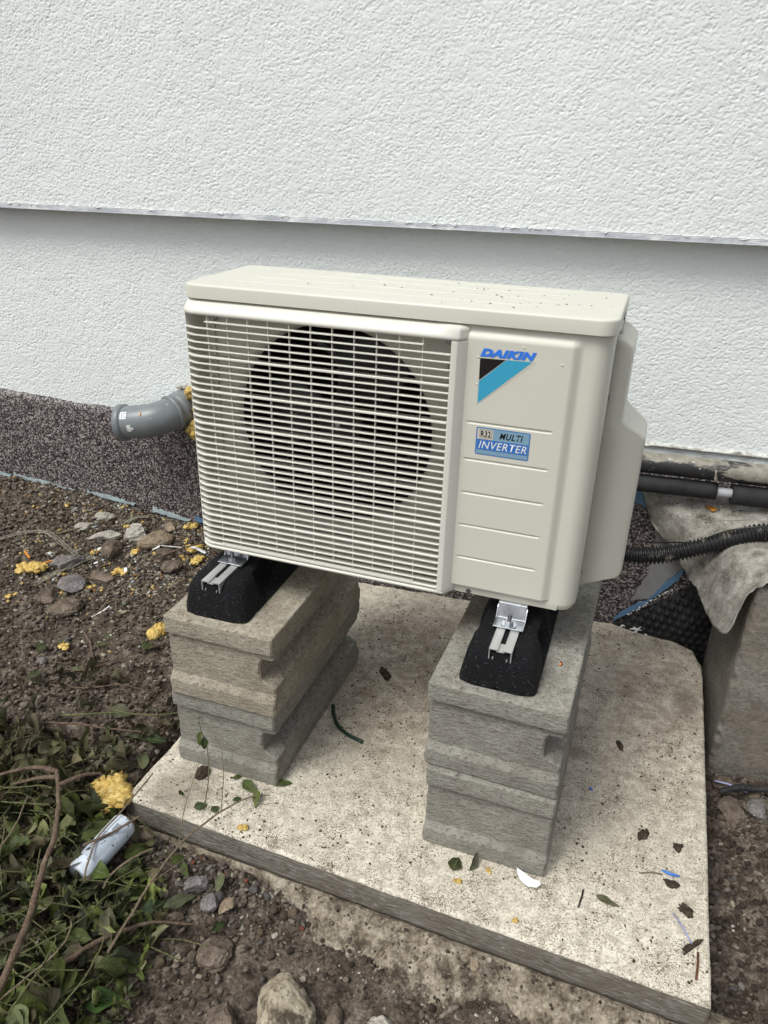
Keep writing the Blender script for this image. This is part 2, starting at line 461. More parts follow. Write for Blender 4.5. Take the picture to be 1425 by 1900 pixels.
# vertex coloured grit, stones
def vcol(name, rough=0.85, sc_=90, amt=0.5, bump=(0.6, 0.003)):
    t = MT(name, rough=rough, spec=0.3)
    n1 = t.noise(sc_, 4, 0.65)
    t.base(t.mix(1.0, t.attr(), t.ramp(n1, [(0.30, 1 - amt), (0.70, 1.0)]), 'MULTIPLY')).bump(n1, bump[0], bump[1])
    return t.m
MATS['grit'] = vcol('soil_grit', sc_=160)
def stone(name, a, b, c, s=30, t1=0.0):
    t = MT(name, rough=0.88, spec=0.25)
    n1 = t.noise(s, 5, 0.68); n2 = t.noise(s * 5, 3, 0.6); n3 = t.noise(s * 0.45, 4, 0.6, 0, t.co((1, 1, 1), (0, 0, 0), (2, 5, 1)))
    base = t.ramp(n1, [(0.33, b), (0.55, a), (0.72, c)])
    base = t.mix(t.ramp(n2, [(0.56, 0.0), (0.66, 0.7)]), base, tuple(x * 0.35 for x in b))
    if t1 > 0: base = t.mix(t.math('MULTIPLY', t.ramp(n3, [(0.50, 0.0), (0.56, 1.0)]), t1), base, (0.040, 0.028, 0.020))
    t.base(base).bump(n1, 1.0, 0.007).bump(n2, 0.9, 0.003)
    return t.m
MATS['st_tan'] = stone('tan_stone', (0.30, 0.235, 0.165), (0.19, 0.145, 0.10), (0.40, 0.33, 0.25), 34, 0.35)
MATS['st_grey'] = stone('grey_stone', (0.235, 0.215, 0.21), (0.16, 0.145, 0.14), (0.32, 0.30, 0.29), 40, 0.2)
MATS['st_mortar'] = stone('pale_mortar_lump', (0.50, 0.475, 0.42), (0.32, 0.29, 0.24), (0.60, 0.58, 0.52), 30, 0.25)
MATS['st_brown'] = stone('brown_stone', (0.19, 0.150, 0.118), (0.11, 0.082, 0.062), (0.27, 0.22, 0.175), 40, 0.35)
MATS['st_front'] = stone('dirty_pale_stone', (0.42, 0.37, 0.28), (0.22, 0.175, 0.12), (0.54, 0.49, 0.40), 24, 0.85)
# leaves
def leafmat(name):
    t = MT(name, rough=0.58, spec=0.32)
    at = t.attr()
    uv = t.N.new('ShaderNodeUVMap'); s2 = t.sep(uv.outputs[0])
    av = t.math('ABSOLUTE', t.math('SUBTRACT', s2[1], 0.5))
    mid = t.ramp(av, [(0.018, 1.0), (0.05, 0.0)])
    vein = t.math('SINE', t.math('MULTIPLY', t.math('SUBTRACT', s2[0], t.math('MULTIPLY', av, 0.55)), 62.0))
    vn = t.ramp(vein, [(0.80, 0.0), (1.0, 0.5)])
    blot = t.ramp(t.noise(38, 4, 0.65), [(0.30, 0.50), (0.62, 1.0)])
    c = t.mix(1.0, at, blot, 'MULTIPLY')
    c = t.mix(t.math('MULTIPLY', t.math('MAXIMUM', mid, vn), 0.42), c, (0.26, 0.29, 0.13))
    t.base(c)
    t.bump(t.math('ADD', vn, mid), 0.5, -0.0015).bump(t.noise(90, 3), 0.5, 0.003)
    # thin: some light passes through
    tr = t.N.new('ShaderNodeBsdfTranslucent'); t.L.new(c, tr.inputs['Color'])
    mx = t.N.new('ShaderNodeMixShader'); mx.inputs[0].default_value = 0.22
    t.L.new(t.b.outputs[0], mx.inputs[1]); t.L.new(tr.outputs[0], mx.inputs[2])
    t.L.new(mx.outputs[0], t.N['Material Output'].inputs['Surface'])
    return t.m
MATS['leaf'] = leafmat('leaf')
MATS['bark'] = stone('twig_bark', (0.17, 0.12, 0.085), (0.10, 0.068, 0.048), (0.24, 0.185, 0.14), 60)
MATS['dry_stem'] = stone('dry_stem', (0.26, 0.21, 0.14), (0.16, 0.12, 0.08), (0.34, 0.28, 0.2), 90)
MATS['green_stem'] = stone('green_stem', (0.16, 0.165, 0.075), (0.09, 0.10, 0.04), (0.25, 0.255, 0.12), 90)
MATS['red_wood'] = stone('reddish_wood', (0.24, 0.10, 0.055), (0.14, 0.06, 0.035), (0.32, 0.16, 0.09), 120)
t = MT('white_can_paint', rough=0.35)
t.base(t.mix(t.ramp(t.noise(95, 4, 0.65), [(0.615, 0.0), (0.65, 1.0)]), t.mix(t.ramp(t.noise(10, 3), [(0.35, 0.0), (0.7, 1.0)]), (0.66, 0.72, 0.80), (0.52, 0.59, 0.68)), (0.045, 0.032, 0.024)))
MATS['can'] = t.m
MATS['ink'] = flat('dark_ink', (0.03, 0.04, 0.06), 0.5)
t = MT('netting', rough=0.6)
t.base(t.ramp(t.noise(200, 2), [(0.3, (0.25, 0.23, 0.17)), (0.7, (0.48, 0.46, 0.36))]))
MATS['net'] = t.m

# ------------------------------------------------------------------ the house wall (turned 4.1 degrees to the machine)
WA = math.atan(0.0721); WY = 0.760
def WP(s, o, z):
    """s along the wall, o out of the wall towards the garden"""
    return (s * math.cos(WA) + o * math.sin(WA), WY + s * math.sin(WA) - o * math.cos(WA), z)
def wall_box(mb, s0, s1, o0, o1, z0, z1):
    c = [WP(s, o, z) for z in (z0, z1) for s, o in ((s0, o1), (s1, o1), (s1, o0), (s0, o0))]
    mb.add(c, [(0, 3, 2, 1), (4, 5, 6, 7), (0, 1, 5, 4), (1, 2, 6, 5), (2, 3, 7, 6), (3, 0, 4, 7)])
house = empty('house_wall', 'white rendered house wall behind the outdoor unit, with a dark granulated base', 'house wall', WP(0, 0, 0))
ho = house.location
def stucco_wall(name, s0, s1, z0, z1, o1, Z0, Z1):
    """rendered wall: core set back 8 mm, skin with real relief in the part seen up close, plain skin beyond"""
    mb = MB(); wall_box(mb, -7, 7, -0.30, o1 - 0.008, Z0, Z1)
    core = mb.build(name, MATS['stucco'], house, ho)
    st = 0.00205
    ss = np.concatenate([[-7, -5, -3.5, -2.4, s0 - 0.3], np.arange(s0, s1, st), [s1 + 0.3, 2.6, 4, 7]])
    zs_ = np.arange(z0, z1, st)
    if Z1 > z1 + 0.1: zs_ = np.concatenate([zs_, [z1 + 0.1, z1 + 0.6, Z1]])
    else: zs_ = np.concatenate([zs_, [Z1]])
    if z0 > Z0 + 1e-4: zs_ = np.concatenate([[Z0], zs_])
    S2, Z2 = np.meshgrid(ss, zs_, indexing='ij')
    w = 0.35 * vnoise(P3(S2 * 14, Z2 * 14, 2.0))
    n1 = vnoise(np.stack([S2 * 255 + Z2 * 90, Z2 * 400 - S2 * 70, w * 3], -1))
    n2 = vnoise(np.stack([S2 * 130 - Z2 * 40, Z2 * 170, w * 2], -1))
    pit = np.clip(-n1 - 0.08, 0, 0.5) * 0.0028 * (1 + 0.6 * n2) + np.clip(-n2 - 0.1, 0, 1) * 0.0011 + fbm(np.stack([S2 * 30, Z2 * 30, w], -1), 2) * 0.0006
    rag = 0
    O = o1 - pit + rag
    V = np.stack([S2 * math.cos(WA) + O * math.sin(WA), WY + S2 * math.sin(WA) - O * math.cos(WA), Z2], -1).reshape(-1, 3)
    n_a, n_b = S2.shape
    I = np.arange(n_a * n_b).reshape(n_a, n_b)
    F = np.stack([I[:-1, :-1], I[1:, :-1], I[1:, 1:], I[:-1, 1:]], -1).reshape(-1, 4)
    raw_obj('render_coat', np.array(V) - np.array(ho), F, MATS['stucco'], core, smooth=True)
stucco_wall('upper_wall', -1.12, 1.12, 1.0895, 1.64, 0.050, 1.0895, 3.2)
stucco_wall('lower_wall', -1.25, 1.22, 0.47, 1.0890, 0.0, 0.47, 1.0890)
# plinth: granulated, slightly proud, with a rounded top lip
SS = np.concatenate([[-7, -4, -2.5], np.arange(-1.7, 1.9, 0.02), [2.5, 4, 7]])
prof = [(0.014, -0.6), (0.014, 0.0), (0.014, 0.30), (0.014, 0.455), (0.012, 0.466), (0.007, 0.474), (-0.002, 0.480), (-0.05, 0.480)]
V = []
for s in SS:
    w = float(fbm(P3(s * 9.0, 0.3), 3)) * 0.004
    dip = 0.018 * float(sstep(-1.3, -0.7, s))
    for k, (o, z) in enumerate(prof):
        V.append(WP(s, o + (w if k > 1 else 0), z + (w * 1.5 + 0.030 - dip if k >= 3 else 0)))
npf = len(prof)
F = [(i * npf + k, (i + 1) * npf + k, (i + 1) * npf + k + 1, i * npf + k + 1) for i in range(len(SS) - 1) for k in range(npf - 1)]
raw_obj('plinth', V, F, MATS['mosaic'], house, ho)
# drip profile under the upper wall
mb = MB(); wall_box(mb, -7, 7, 0.030, 0.0545, 1.0795, 1.0885); wall_box(mb, -7, 7, 0.052, 0.0585, 1.0765, 1.0793)
mb.build('drip_profile', MATS['drip'], house, ho, bevel=0.0008)
mb = MB()
for i in range(34):
    s = -1.3 + 2.7 * random.random(); L = random.uniform(0.004, 0.025)
    r_ = random.uniform(0.0008, 0.0018)
    mb.tube([WP(s + L * t_, 0.0555 + 0.0006 * math.sin(t_ * 9 + i), 1.0885 + 0.0015 * math.sin(t_ * 5 + i)) for t_ in (0, .25, .5, .75, 1)], [r_ * 0.2, r_, r_ * 1.2, r_ * 0.8, r_ * 0.2], 6)
tag(mb.build('plaster_beads', MATS['plaster_splat'], house, ho), kind='stuff')
# rough mortar fillet where the wall ends above the pipes, right of the machine
n1, n2 = 130, 8
V = []
for i in range(n1):
    s = 0.80 + 0.9 * i / (n1 - 1)
    for k in range(n2):
        a = PI * k / (n2 - 1)
        w = float(fbm(P3(s * 40, k * 0.6, 2), 4))
        rr = 0.004 + 0.010 * w
        V.append(WP(s, max(-0.006, -0.004 + (rr + 0.009) * math.sin(a)), 0.5615 + 0.006 * math.cos(a) + 0.006 * w))
F = [(i * n2 + k, (i + 1) * n2 + k, (i + 1) * n2 + k + 1, i * n2 + k + 1) for i in range(n1 - 1) for k in range(n2 - 1)]
raw_obj('mortar_fillet', V, F, MATS['pale_mortar'], house, ho)

def wall_patch(name, pts, o, th, m, wob=0.002, step=0.006):
    """thin irregular sheet on the plinth: outline (s,z)"""
    out = []
    n = len(pts)
    for i in range(n):
        a, b = pts[i], pts[(i + 1) % n]
        L = math.dist(a, b); k = max(1, int(L / step))
        for j in range(k):
            x = a[0] + (b[0] - a[0]) * j / k; z = a[1] + (b[1] - a[1]) * j / k
            out.append((x + wob * float(fbm(P3(x * 90, z * 90, 1), 3)) * 2, z + wob * float(fbm(P3(x * 90, z * 90, 7), 3)) * 2))
    mb = MB()
    N = len(out)
    f = [WP(x, o + th, z) for x, z in out]; b_ = [WP(x, o, z) for x, z in out]
    mb.add(f + b_, [tuple(range(N))] + [(i, i + N, (i + 1) % N + N, (i + 1) % N) for i in range(N)])
    return mb.build(name, m, house, ho)
tag(wall_patch('primer_patch', [(0.905, 0.37), (0.925, 0.286), (0.92, 0.181), (0.888, 0.088), (0.94, 0.105), (0.975, 0.17), (1.01, 0.215), (1.06, 0.33), (1.0, 0.40)], 0.015, 0.002, MATS['grey_primer']), 'smooth grey primer showing where the granules stop')
tag(wall_patch('protective_film', [(0.848, 0.010), (0.905, 0.058), (0.975, 0.140), (1.01, 0.19), (1.01, 0.212), (0.970, 0.160), (0.933, 0.096), (0.895, 0.072), (0.868, 0.042)], 0.0155, 0.0042, MATS['blue_tape']), 'blue protective film edge by the black membrane')
tag(wall_patch('protective_film', [(0.845, 0.43), (0.862, 0.436), (0.885, 0.415), (0.897, 0.385), (0.885, 0.383), (0.86, 0.395), (0.845, 0.40)], 0.0155, 0.004, MATS['blue_tape']), 'blue film scrap just below the pipes')
for k, (a, b) in enumerate([((-1.32, 0.212), (-1.21, 0.200)), ((-1.19, 0.199), (-0.945, 0.176)), ((-0.90, 0.178), (-0.73, 0.162)), ((-0.655, 0.150), (-0.53, 0.132)), ((-0.50, 0.142), (-0.40, 0.112))]):
    th = 0.011 if k == 1 else 0.008
    sa, sb = a[0] * 1.0, b[0] * 1.0
    pts = [(sa, a[1] - th), (sb, b[1] - th * 0.8), (sb + 0.01, b[1] + th * 0.2), ((sa + sb) / 2, (a[1] + b[1]) / 2 + th), (sa, a[1] + th)]
    wall_patch('protective_film', pts, 0.0155, 0.003, MATS['pale_tape'] if k < 4 else MATS['blue_tape'], 0.0028, 0.005)

# ------------------------------------------------------------------ ground
CT = np.array([(-1.26, .67, .20), (-.94, .69, .18), (-.5, .72, .11), (-.25, .73, .05), (0, .75, -.01), (-.15, .4, .02), (-.09, .1, -.006), (-.1, -.15, -.018), (-.1, -.27, -.03),
    (-.35, .2, .035), (-.6, .45, .08), (-1, .4, .13), (-.8, .05, .07), (-1.4, .2, .13), (-.5, -.1, .035), (-.5, -.3, .01), (-.4, -.6, .01), (-.1, -.6, -.03), (.1, -.33, -.070),
    (.3, -.36, -.090), (.3, -.55, -.094), (.6, -.40, -.102), (.6, -.7, -.10), (.9, -.42, -.108), (1.1, -.45, -.125), (1.2, -.2, -.135), (1.15, .2, -.14), (1.2, .4, -.13), (1.13, .6, -.16),
    (1.5, 0, -.11), (1.5, -.5, -.1), (.5, .2, -.10), (.5, .5, -.10), (.2, .3, -.09), (.05, 0, -.07), (.05, .4, -.07), (.8, .7, -.1), (1.0, .78, -.12), (-1.5, -.5, .05),
    (.5, -1.3, -.08), (-.5, -1.3, .0), (1.6, -1.2, -.1), (1.7, .6, -.1), (-1.9, .8, .2), (0, 1.2, -.05), (-3, -3, 0), (3, -3, -.1), (0, -4, -.05), (-4, 0, .1), (4, 0, -.1), (-3, 2, .15), (3, 2, -.1)])
def _U(r2):
    return np.where(r2 > 1e-12, r2 * np.log(np.maximum(r2, 1e-12)), 0.0)
_n = len(CT)
_K = _U(((CT[:, None, :2] - CT[None, :, :2]) ** 2).sum(-1)) + np.eye(_n) * 0.004
_Pm = np.hstack([np.ones((_n, 1)), CT[:, :2]])
_A = np.vstack([np.hstack([_K, _Pm]), np.hstack([_Pm.T, np.zeros((3, 3))])])
_w = np.linalg.solve(_A, np.concatenate([CT[:, 2], np.zeros(3)]))
def H0(x, y):
    x = np.atleast_1d(np.asarray(x, float)); y = np.atleast_1d(np.asarray(y, float))
    r2 = (x[..., None] - CT[:, 0]) ** 2 + (y[..., None] - CT[:, 1]) ** 2
    h = _U(r2) @ _w[:_n] + _w[_n] + _w[_n + 1] * x + _w[_n + 2] * y
    far = sstep(1.8, 3.5, np.sqrt(x * x + y * y))
    return h * (1 - far) + (-0.03) * far
def HT(x, y):
    """final soil height"""
    x = np.atleast_1d(np.asarray(x, float)); y = np.atleast_1d(np.asarray(y, float))
    h = H0(x, y)
    p = P3(x, y)
    lump = fbm(p * 8, 3, 0.6, 3) * 0.019
    cl = fbm(p * 34, 4, 0.6, 5)
    h = h + lump + np.abs(cl) * 0.024 - 0.005 + fbm(p * 130, 3, 0.6, 9) * 0.0035
    ins = sstep(-0.105, -0.075, x) * (1 - sstep(1.09, 1.12, x)) * sstep(-0.30, -0.27, y) * (1 - sstep(0.79, 0.84, y))
    return h * (1 - ins) + np.minimum(h, -0.085) * ins
xs = np.concatenate([np.array([-60, -30, -15, -8, -5, -3.6, -2.8, -2.3, -1.95]), np.arange(-1.6, 1.6, 0.0074), np.array([1.95, 2.3, 2.8, 3.6, 5, 8, 15, 30, 60])])
ys = np.concatenate([np.array([-60, -30, -15, -8, -5, -3.2, -2.3, -1.7, -1.35]), np.arange(-1.0, 0.92, 0.0074), np.array([1.2, 2, 4, 8, 20, 60])])
X, Y = np.meshgrid(xs, ys, indexing='ij')
Zg = HT(X.ravel(), Y.ravel())
nx, ny = X.shape
I = np.arange(nx * ny).reshape(nx, ny)
F = np.stack([I[:-1, :-1], I[1:, :-1], I[1:, 1:], I[:-1, 1:]], -1).reshape(-1, 4)
tag(raw_obj('ground', np.stack([X.ravel(), Y.ravel(), Zg], -1), F, MATS['soil']), kind='structure')

# ------------------------------------------------------------------ the poured slab
outline = [(-0.078, -0.262), (1.090, -0.297), (1.094, 0.10), (1.098, 0.62), (1.094, 0.69), (1.072, 0.748), (1.02, 0.775), (0.93, 0.80), (0.854, 0.808), (0.79, 0.80), (0.4, 0.775), (-0.05, 0.74), (-0.062, 0.30)]
pts = []
for i in range(len(outline)):
    a, b = outline[i], outline[(i + 1) % len(outline)]
    k = max(1, int(math.dist(a, b) / 0.006))
    for j in range(k): pts.append((a[0] + (b[0] - a[0]) * j / k, a[1] + (b[1] - a[1]) * j / k))
pts = np.array(pts); cen = pts.mean(0)
def slab_ring(inset, z, amp, zamp, seed):
    d = pts - np.array([0.5, 0.25]); d /= np.linalg.norm(d, axis=1)[:, None]
    q = P3(pts[:, 0], pts[:, 1], z)
    w = fbm(q * 35, 4, 0.6, seed) * amp
    back = sstep(0.55, 0.75, pts[:, 1])
    p2 = pts - d * (inset - w * (1 + 3 * back))[:, None]
    return np.column_stack([p2, z + fbm(q * 30, 3, 0.6, seed + 3) * zamp])
R_ = [slab_ring(0.002, -0.072, 0.002, 0.003, 1), slab_ring(0.0, -0.058, 0.0018, 0, 2), slab_ring(0.0, -0.030, 0.0018, 0, 2), slab_ring(0.0, -0.006, 0.0018, 0.0007, 2), slab_ring(0.002, -0.0012, 0.003, 0.0006, 4), slab_ring(0.007, 0.0, 0.001, 0.0, 5)]
mb = MB(); mb.rings([[tuple(v) for v in r] for r in R_], True, True, True, True)
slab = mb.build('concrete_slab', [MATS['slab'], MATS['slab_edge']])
for p in slab.data.polygons:
    if len(p.vertices) == 4 and p.center.z < -0.004: p.material_index = 1
tag(slab, 'pale concrete base slab under both pillars, speckled with soil crumbs', 'concrete slab')
# rough footing that bulges out below the slab
xs = np.arange(-0.09, 1.17, 0.0045); ys = np.arange(-0.46, -0.25, 0.0045)
X, Y = np.meshgrid(xs, ys, indexing='ij')
front = -0.262 - 0.0300 * (X + 0.078)
reach = 0.010 + 0.075 * sstep(0.22, 0.42, X) * (1 - 0.35 * sstep(0.62, 0.8, X)) + 0.045 * fbm(P3(X * 9, Y * 9, 0.5), 3)
tt = np.clip((front - Y) / np.maximum(reach, 0.006), 0, 3)
Z = -0.067 - 0.018 * np.clip(tt, 0, 1) - 0.055 * np.clip(tt - 0.7, 0, 3) + 0.018 * fbm(P3(X * 30, Y * 30, 0), 5, 0.65) + 0.004 * fbm(P3(X * 110, Y * 110, 2), 3)
Z = np.minimum(Z, -0.069 + 0.2 * np.clip(front - Y, 0, 0.03)); Z = np.where(Y > front - 0.001, np.minimum(Z, -0.0725), Z)
FZ = Z.copy()
nx, ny = X.shape
I = np.arange(nx * ny).reshape(nx, ny)
F = np.stack([I[:-1, :-1], I[1:, :-1], I[1:, 1:], I[:-1, 1:]], -1).reshape(-1, 4)
tag(raw_obj('slab_footing', np.stack([X.ravel(), Y.ravel(), Z.ravel()], -1), F, MATS['footing']), 'crumbly mortar footing bulging out under the front edge of the slab', 'footing')

# ------------------------------------------------------------------ pier blocks (profiled concrete copings, two per pier)
BH = 0.1945
def pier_block(label, x, y, z, w, l, rz, m, seed, groove=True):
    n_l = int(l / 0.008); n_w = int(w / 0.008)
    # level: (t from top 0..1, end inset, side inset)
    G_ = 1.0 if groove else 0.0
    LV = [(0.0, 0.0022, 0.0022, 0), (0.010, 0.0004, 0.0006, 0), (0.05, 0, 0, 0), (0.12, 0, 0, 0), (0.185, 0, 0, 0), (0.197, 0.0004, 0.0004, 0), (0.2005, 0.0100, 0.0018, 0), (0.24, 0.0106, 0.002, 0), (0.285, 0.0108, 0.002, 0), (0.292, 0.0108, 0.002, 0.001),
          (0.300, 0.0108, 0.002, 0.026), (0.36, 0.0108, 0.002, 0.032), (0.42, 0.0108, 0.002, 0.034), (0.48, 0.0108, 0.002, 0.034), (0.545, 0.0108, 0.002, 0.033), (0.585, 0.0108, 0.002, 0.030), (0.60, 0.0108, 0.002, 0.024), (0.625, 0.0108, 0.002, 0.012), (0.648, 0.0108, 0.002, 0.002), (0.660, 0.0108, 0.002, 0.0), (0.70, 0.0108, 0.002, 0.0), (0.733, 0.0106, 0.0018, 0), (0.740, 0.0096, 0.0016, 0), (0.78, 0.0048, 0.0012, 0.0), (0.816, 0.0004, 0.0004, 0.0), (0.824, 0, 0, 0), (0.86, 0, 0, 0), (0.93, 0, 0, 0), (0.978, 0.0004, 0.0006, 0), (0.991, 0.0022, 0.0022, 0), (1.0, 0.0055, 0.0055, 0)]
    rings = []
    for (tz, ei, si, gr_) in LV:
        z_ = BH * (1 - tz)
        r = []
        def seg(a, b, k):
            for j in range(k): r.append((a[0] + (b[0] - a[0]) * j / k, a[1] + (b[1] - a[1]) * j / k))
        cr = 0.0035
        sr_ = si + gr_ * G_
        A = [(si + cr, ei), (w - sr_ - cr, ei), (w - sr_, ei + cr), (w - sr_, l - ei - cr), (w - sr_ - cr, l - ei), (si + cr, l - ei), (si, l - ei - cr), (si, ei + cr)]
        for q in range(8):
            k = n_w if q in (0, 4) else n_l if q in (2, 6) else 2
            seg(A[q], A[(q + 1) % 8], k)
        r = np.array(r)
        c = np.array([w / 2, l / 2]); d = (r - c) / np.array([w / 2, l / 2])
        cornerness = np.clip((np.abs(d).min(1) - 0.90) / 0.1, 0, 1)
        q3 = P3(r[:, 0] + seed, r[:, 1] + seed * 2, z_ + 0.0)
        nz = fbm(q3 * 42, 3, 0.6, seed) * 0.0011 + fbm(q3 * 13, 2, 0.5, seed + 2) * 0.0007
        edge = 1.0 if tz in (0.0, 1.0) or 0.2 < tz < 0.25 or 0.33 < tz < 0.36 else 0.0
        chip = np.clip(fbm(q3 * 34, 3, 0.6, seed + 5) - 0.22, 0, 1) * 0.030 * (0.12 + edge)
        nrm = np.where(np.abs(d) > 0.93, np.sign(d), 0.0)
        r = r + nrm * (nz - chip)[:, None]
        zz = z_ + fbm(q3 * 25, 2, 0.5, seed + 8) * (0.0012 if 0 < tz < 1 else 0.0)
        rings.append([(a, b, cz) for (a, b), cz in zip(r, np.broadcast_to(zz, len(r)))])
    mb = MB(); mb.rings(rings[::-1], True, True, True, True)
    # a bevelled cross cut on the underside keeps the piece from looking like a plain box
    o = mb.build('concrete_block', m)
    o.data.set_sharp_from_angle(angle=math.radians(20))
    o.location = (x, y, z); o.rotation_euler = (0, 0, rz)
    return tag(o, label, 'concrete block', 'profiled concrete blocks stacked as pillars')
pier_block('upper grooved concrete block of the pillar under the fan grille', -0.027, -0.131, BH + 0.0008, 0.2465, 0.492, 0.004, MATS['block'], 1.3)
pier_block('lower grooved concrete block under the grille, standing on the slab beside the soil', -0.034, -0.1235, 0.0004, 0.2460, 0.492, -0.002, MATS['block_grey'], 4.1)
pier_block('upper concrete block beneath the end of the machine with the logo', 0.5390, -0.1385, BH + 0.0008, 0.2535, 0.492, -0.020, MATS['block_grey'], 7.7)
pier_block('lower concrete block of the pillar at the logo end, beside two fallen leaves', 0.5475, -0.1475, 0.0004, 0.2465, 0.492, -0.010, MATS['block_grey'], 11.2, False)

# ------------------------------------------------------------------ rubber feet with aluminium rails
PZ = 2 * BH + 0.0012
def rubber_foot(label, cx, y0, rz, topdx):
    root = empty('rubber_foot', label, 'mounting foot', (cx, y0, PZ), rz, 'rubber mounting feet under the machine')
    W_, L_, Hh = 0.140, 0.560, 0.071
    LV = [(0.0, 0.000, 0.000, 0.018), (0.004, -0.001, 0, 0.02), (0.018, 0.001, 0.003, 0.02), (0.032, 0.004, 0.006, 0.022), (0.045, 0.006, 0.012, 0.024), (0.055, 0.009, 0.018, 0.026), (0.062, 0.013, 0.026, 0.027), (0.067, 0.018, 0.035, 0.027), (0.0700, 0.024, 0.044, 0.026), (0.0708, 0.028, 0.052, 0.022)]
    rings = []
    for k, (z, si, ei, cr) in enumerate(LV):
        x0, x1, yy0, yy1 = -W_ / 2 + si, W_ / 2 - si, ei, L_ - ei
        r = []
        for (cxx, cyy, a0) in ((x1 - cr, yy0 + cr, -90), (x1 - cr, yy1 - cr, 0), (x0 + cr, yy1 - cr, 90), (x0 + cr, yy0 + cr, 180)):
            for j in range(9):
                a = math.radians(a0 + 90 * j / 8)
                r.append((cxx + cr * math.cos(a), cyy + cr * math.sin(a)))
        full = []
        for i in range(len(r)):
            a, b = r[i], r[(i + 1) % len(r)]
            kk = 70 if i in (8, 26) else (16 if i in (17, 35) else 1)
            for j in range(kk): full.append((a[0] + (b[0] - a[0]) * j / kk, a[1] + (b[1] - a[1]) * j / kk))
        ring = []
        for (x, y) in full:
            zz = z
            if k == 0:      # scalloped underside
                sc_ = max(0.0, math.cos(((y if abs(x) > 0.05 else x) * 2 * PI) / 0.052)) ** 6
                zz = 0.006 * sc_
            if abs(x) > 0.03 and 0.012 < z < 0.066:   # pockets in the flanks
                for (p0, p1) in ((0.085, 0.165), (0.205, 0.285), (0.325, 0.405)):
                    d = float(sstep(p0, p0 + 0.008, y) * (1 - sstep(p1 - 0.008, p1, y)))
                    x -= math.copysign(d * (0.019 if z < 0.05 else 0.010), x)
            w = float(vnoise(np.array([x * 160, y * 160, z * 160]))) * 0.0006
            ring.append((x * (1 + w * 8) + topdx * z / 0.071, y, zz))
        rings.append(ring)
    mb = MB(); mb.rings(rings, True, True, True, True)
    mb.build('rubber_body', MATS['rubber'], root).data.set_sharp_from_angle(angle=math.radians(50))
    mb = MB(); mb.rings([[(topdx * .4 + a, -0.0012 + 0.0115 + 0.0015 * math.sin(b), 0.0335 + b * 0.0006) for b in (0, 2, 4)] for a in np.linspace(-0.022, 0.022, 9)], False, False, False)
    # channel rail: two upper flanges, webs and curled lips
    hw, t_ = 0.0205, 0.0020
    prof_ = [(-hw, 0.0), (-0.0048, 0.0), (-0.0048, -0.005), (-0.0048 - t_, -0.005), (-0.0048 - t_, -t_), (-hw + t_, -t_), (-hw + t_, -0.024), (-hw + 0.007, -0.024), (-hw + 0.007, -0.018), (-hw + 0.007 + t_, -0.018), (-hw + 0.007 + t_, -0.024 - t_), (-hw, -0.024 - t_)]
    rail = MB()
    zt = 0.0745
    for sg in (1, -1):
        rail.prism([(topdx + sg * a, zt + b) for a, b in prof_], 'y', 0.0165, 0.52)
    rail.box(topdx - 0.0060, topdx + 0.0060, 0.0175, 0.52, zt - 0.0055, zt - 0.0045)
    rail.build('rail', MATS['alu'], root)
    cav = MB(); cav.box(topdx - hw + 0.0022, topdx + hw - 0.0022, 0.022, 0.023, zt - 0.026, zt - 0.0095)  # dark plate added for the shade inside the rail
    cav.build('cavity_shade', MATS['inside_shade'], root)
    return root
rubber_foot('black rubber foot with aluminium rail under the fan grille corner', 0.0775, -0.104, 0.012, -0.012)
rubber_foot('black rubber foot with aluminium rail below the logo end of the machine', 0.6580, -0.119, 0.0, -0.001)

# ------------------------------------------------------------------ the outdoor unit
UO = (0.382, 0.13, 0.5)
unit = empty('outdoor_unit', 'ivory heat pump outdoor unit with large fan grille, standing on two concrete pillars', 'heat pump', UO)
def U(mb, name, m, **k): return mb.build(name, m, unit, UO, **k)
pa = MATS['paint']
# lid
def rrect(x0, x1, y0, y1, r, n=8, rb=None):
    rb = r if rb is None else rb
    out = []
    for (cx, cy, a0, rr) in ((x1 - r, y0 + r, -90, r), (x1 - rb, y1 - rb, 0, rb), (x0 + rb, y1 - rb, 90, rb), (x0 + r, y0 + r, 180, r)):
        for j in range(n + 1):
            a = math.radians(a0 + 90 * j / n)
            out.append((cx + rr * math.cos(a), cy + rr * math.sin(a)))
    return out
mb = MB()
rr = []
for (z, i) in ((1.0040, 0.0008), (1.0045, 0.0), (1.0250, 0.0), (1.0268, 0.0004), (1.0282, 0.0014), (1.0290, 0.0030), (1.0293, 0.0050), (1.0294, 0.0080)):
    rr.append([(x, y, z) for x, y in rrect(-0.002 + i, 0.7685 - i, -0.002 + i, 0.2655 - i, 0.030 - i * 0.6, 8, 0.016)])
mb.rings(rr, True, True, True, True)
lid = U(mb, 'lid', pa); lid.data.set_sharp_from_angle(angle=math.radians(50))
for yy, x0, x1 in ((0.066, 0.06, 0.66), (0.125, 0.08, 0.67), (0.185, 0.10, 0.68), (0.232, 0.2, 0.70)):
    m2 = MB()
    m2.rings([[(x, yy + 0.0035 * math.cos(a), 1.0291 + (0.0010 if 0.02 < (x - x0) / (x1 - x0) < 0.98 else 0.0) * math.sin(a)) for a in np.linspace(0, PI, 7)] for x in [x0, x0 + 0.012] + list(np.linspace(x0 + 0.02, x1 - 0.02, 8)) + [x1 - 0.012, x1]], False, False, False)
    m2.build('lid_rib', pa, lid, UO)
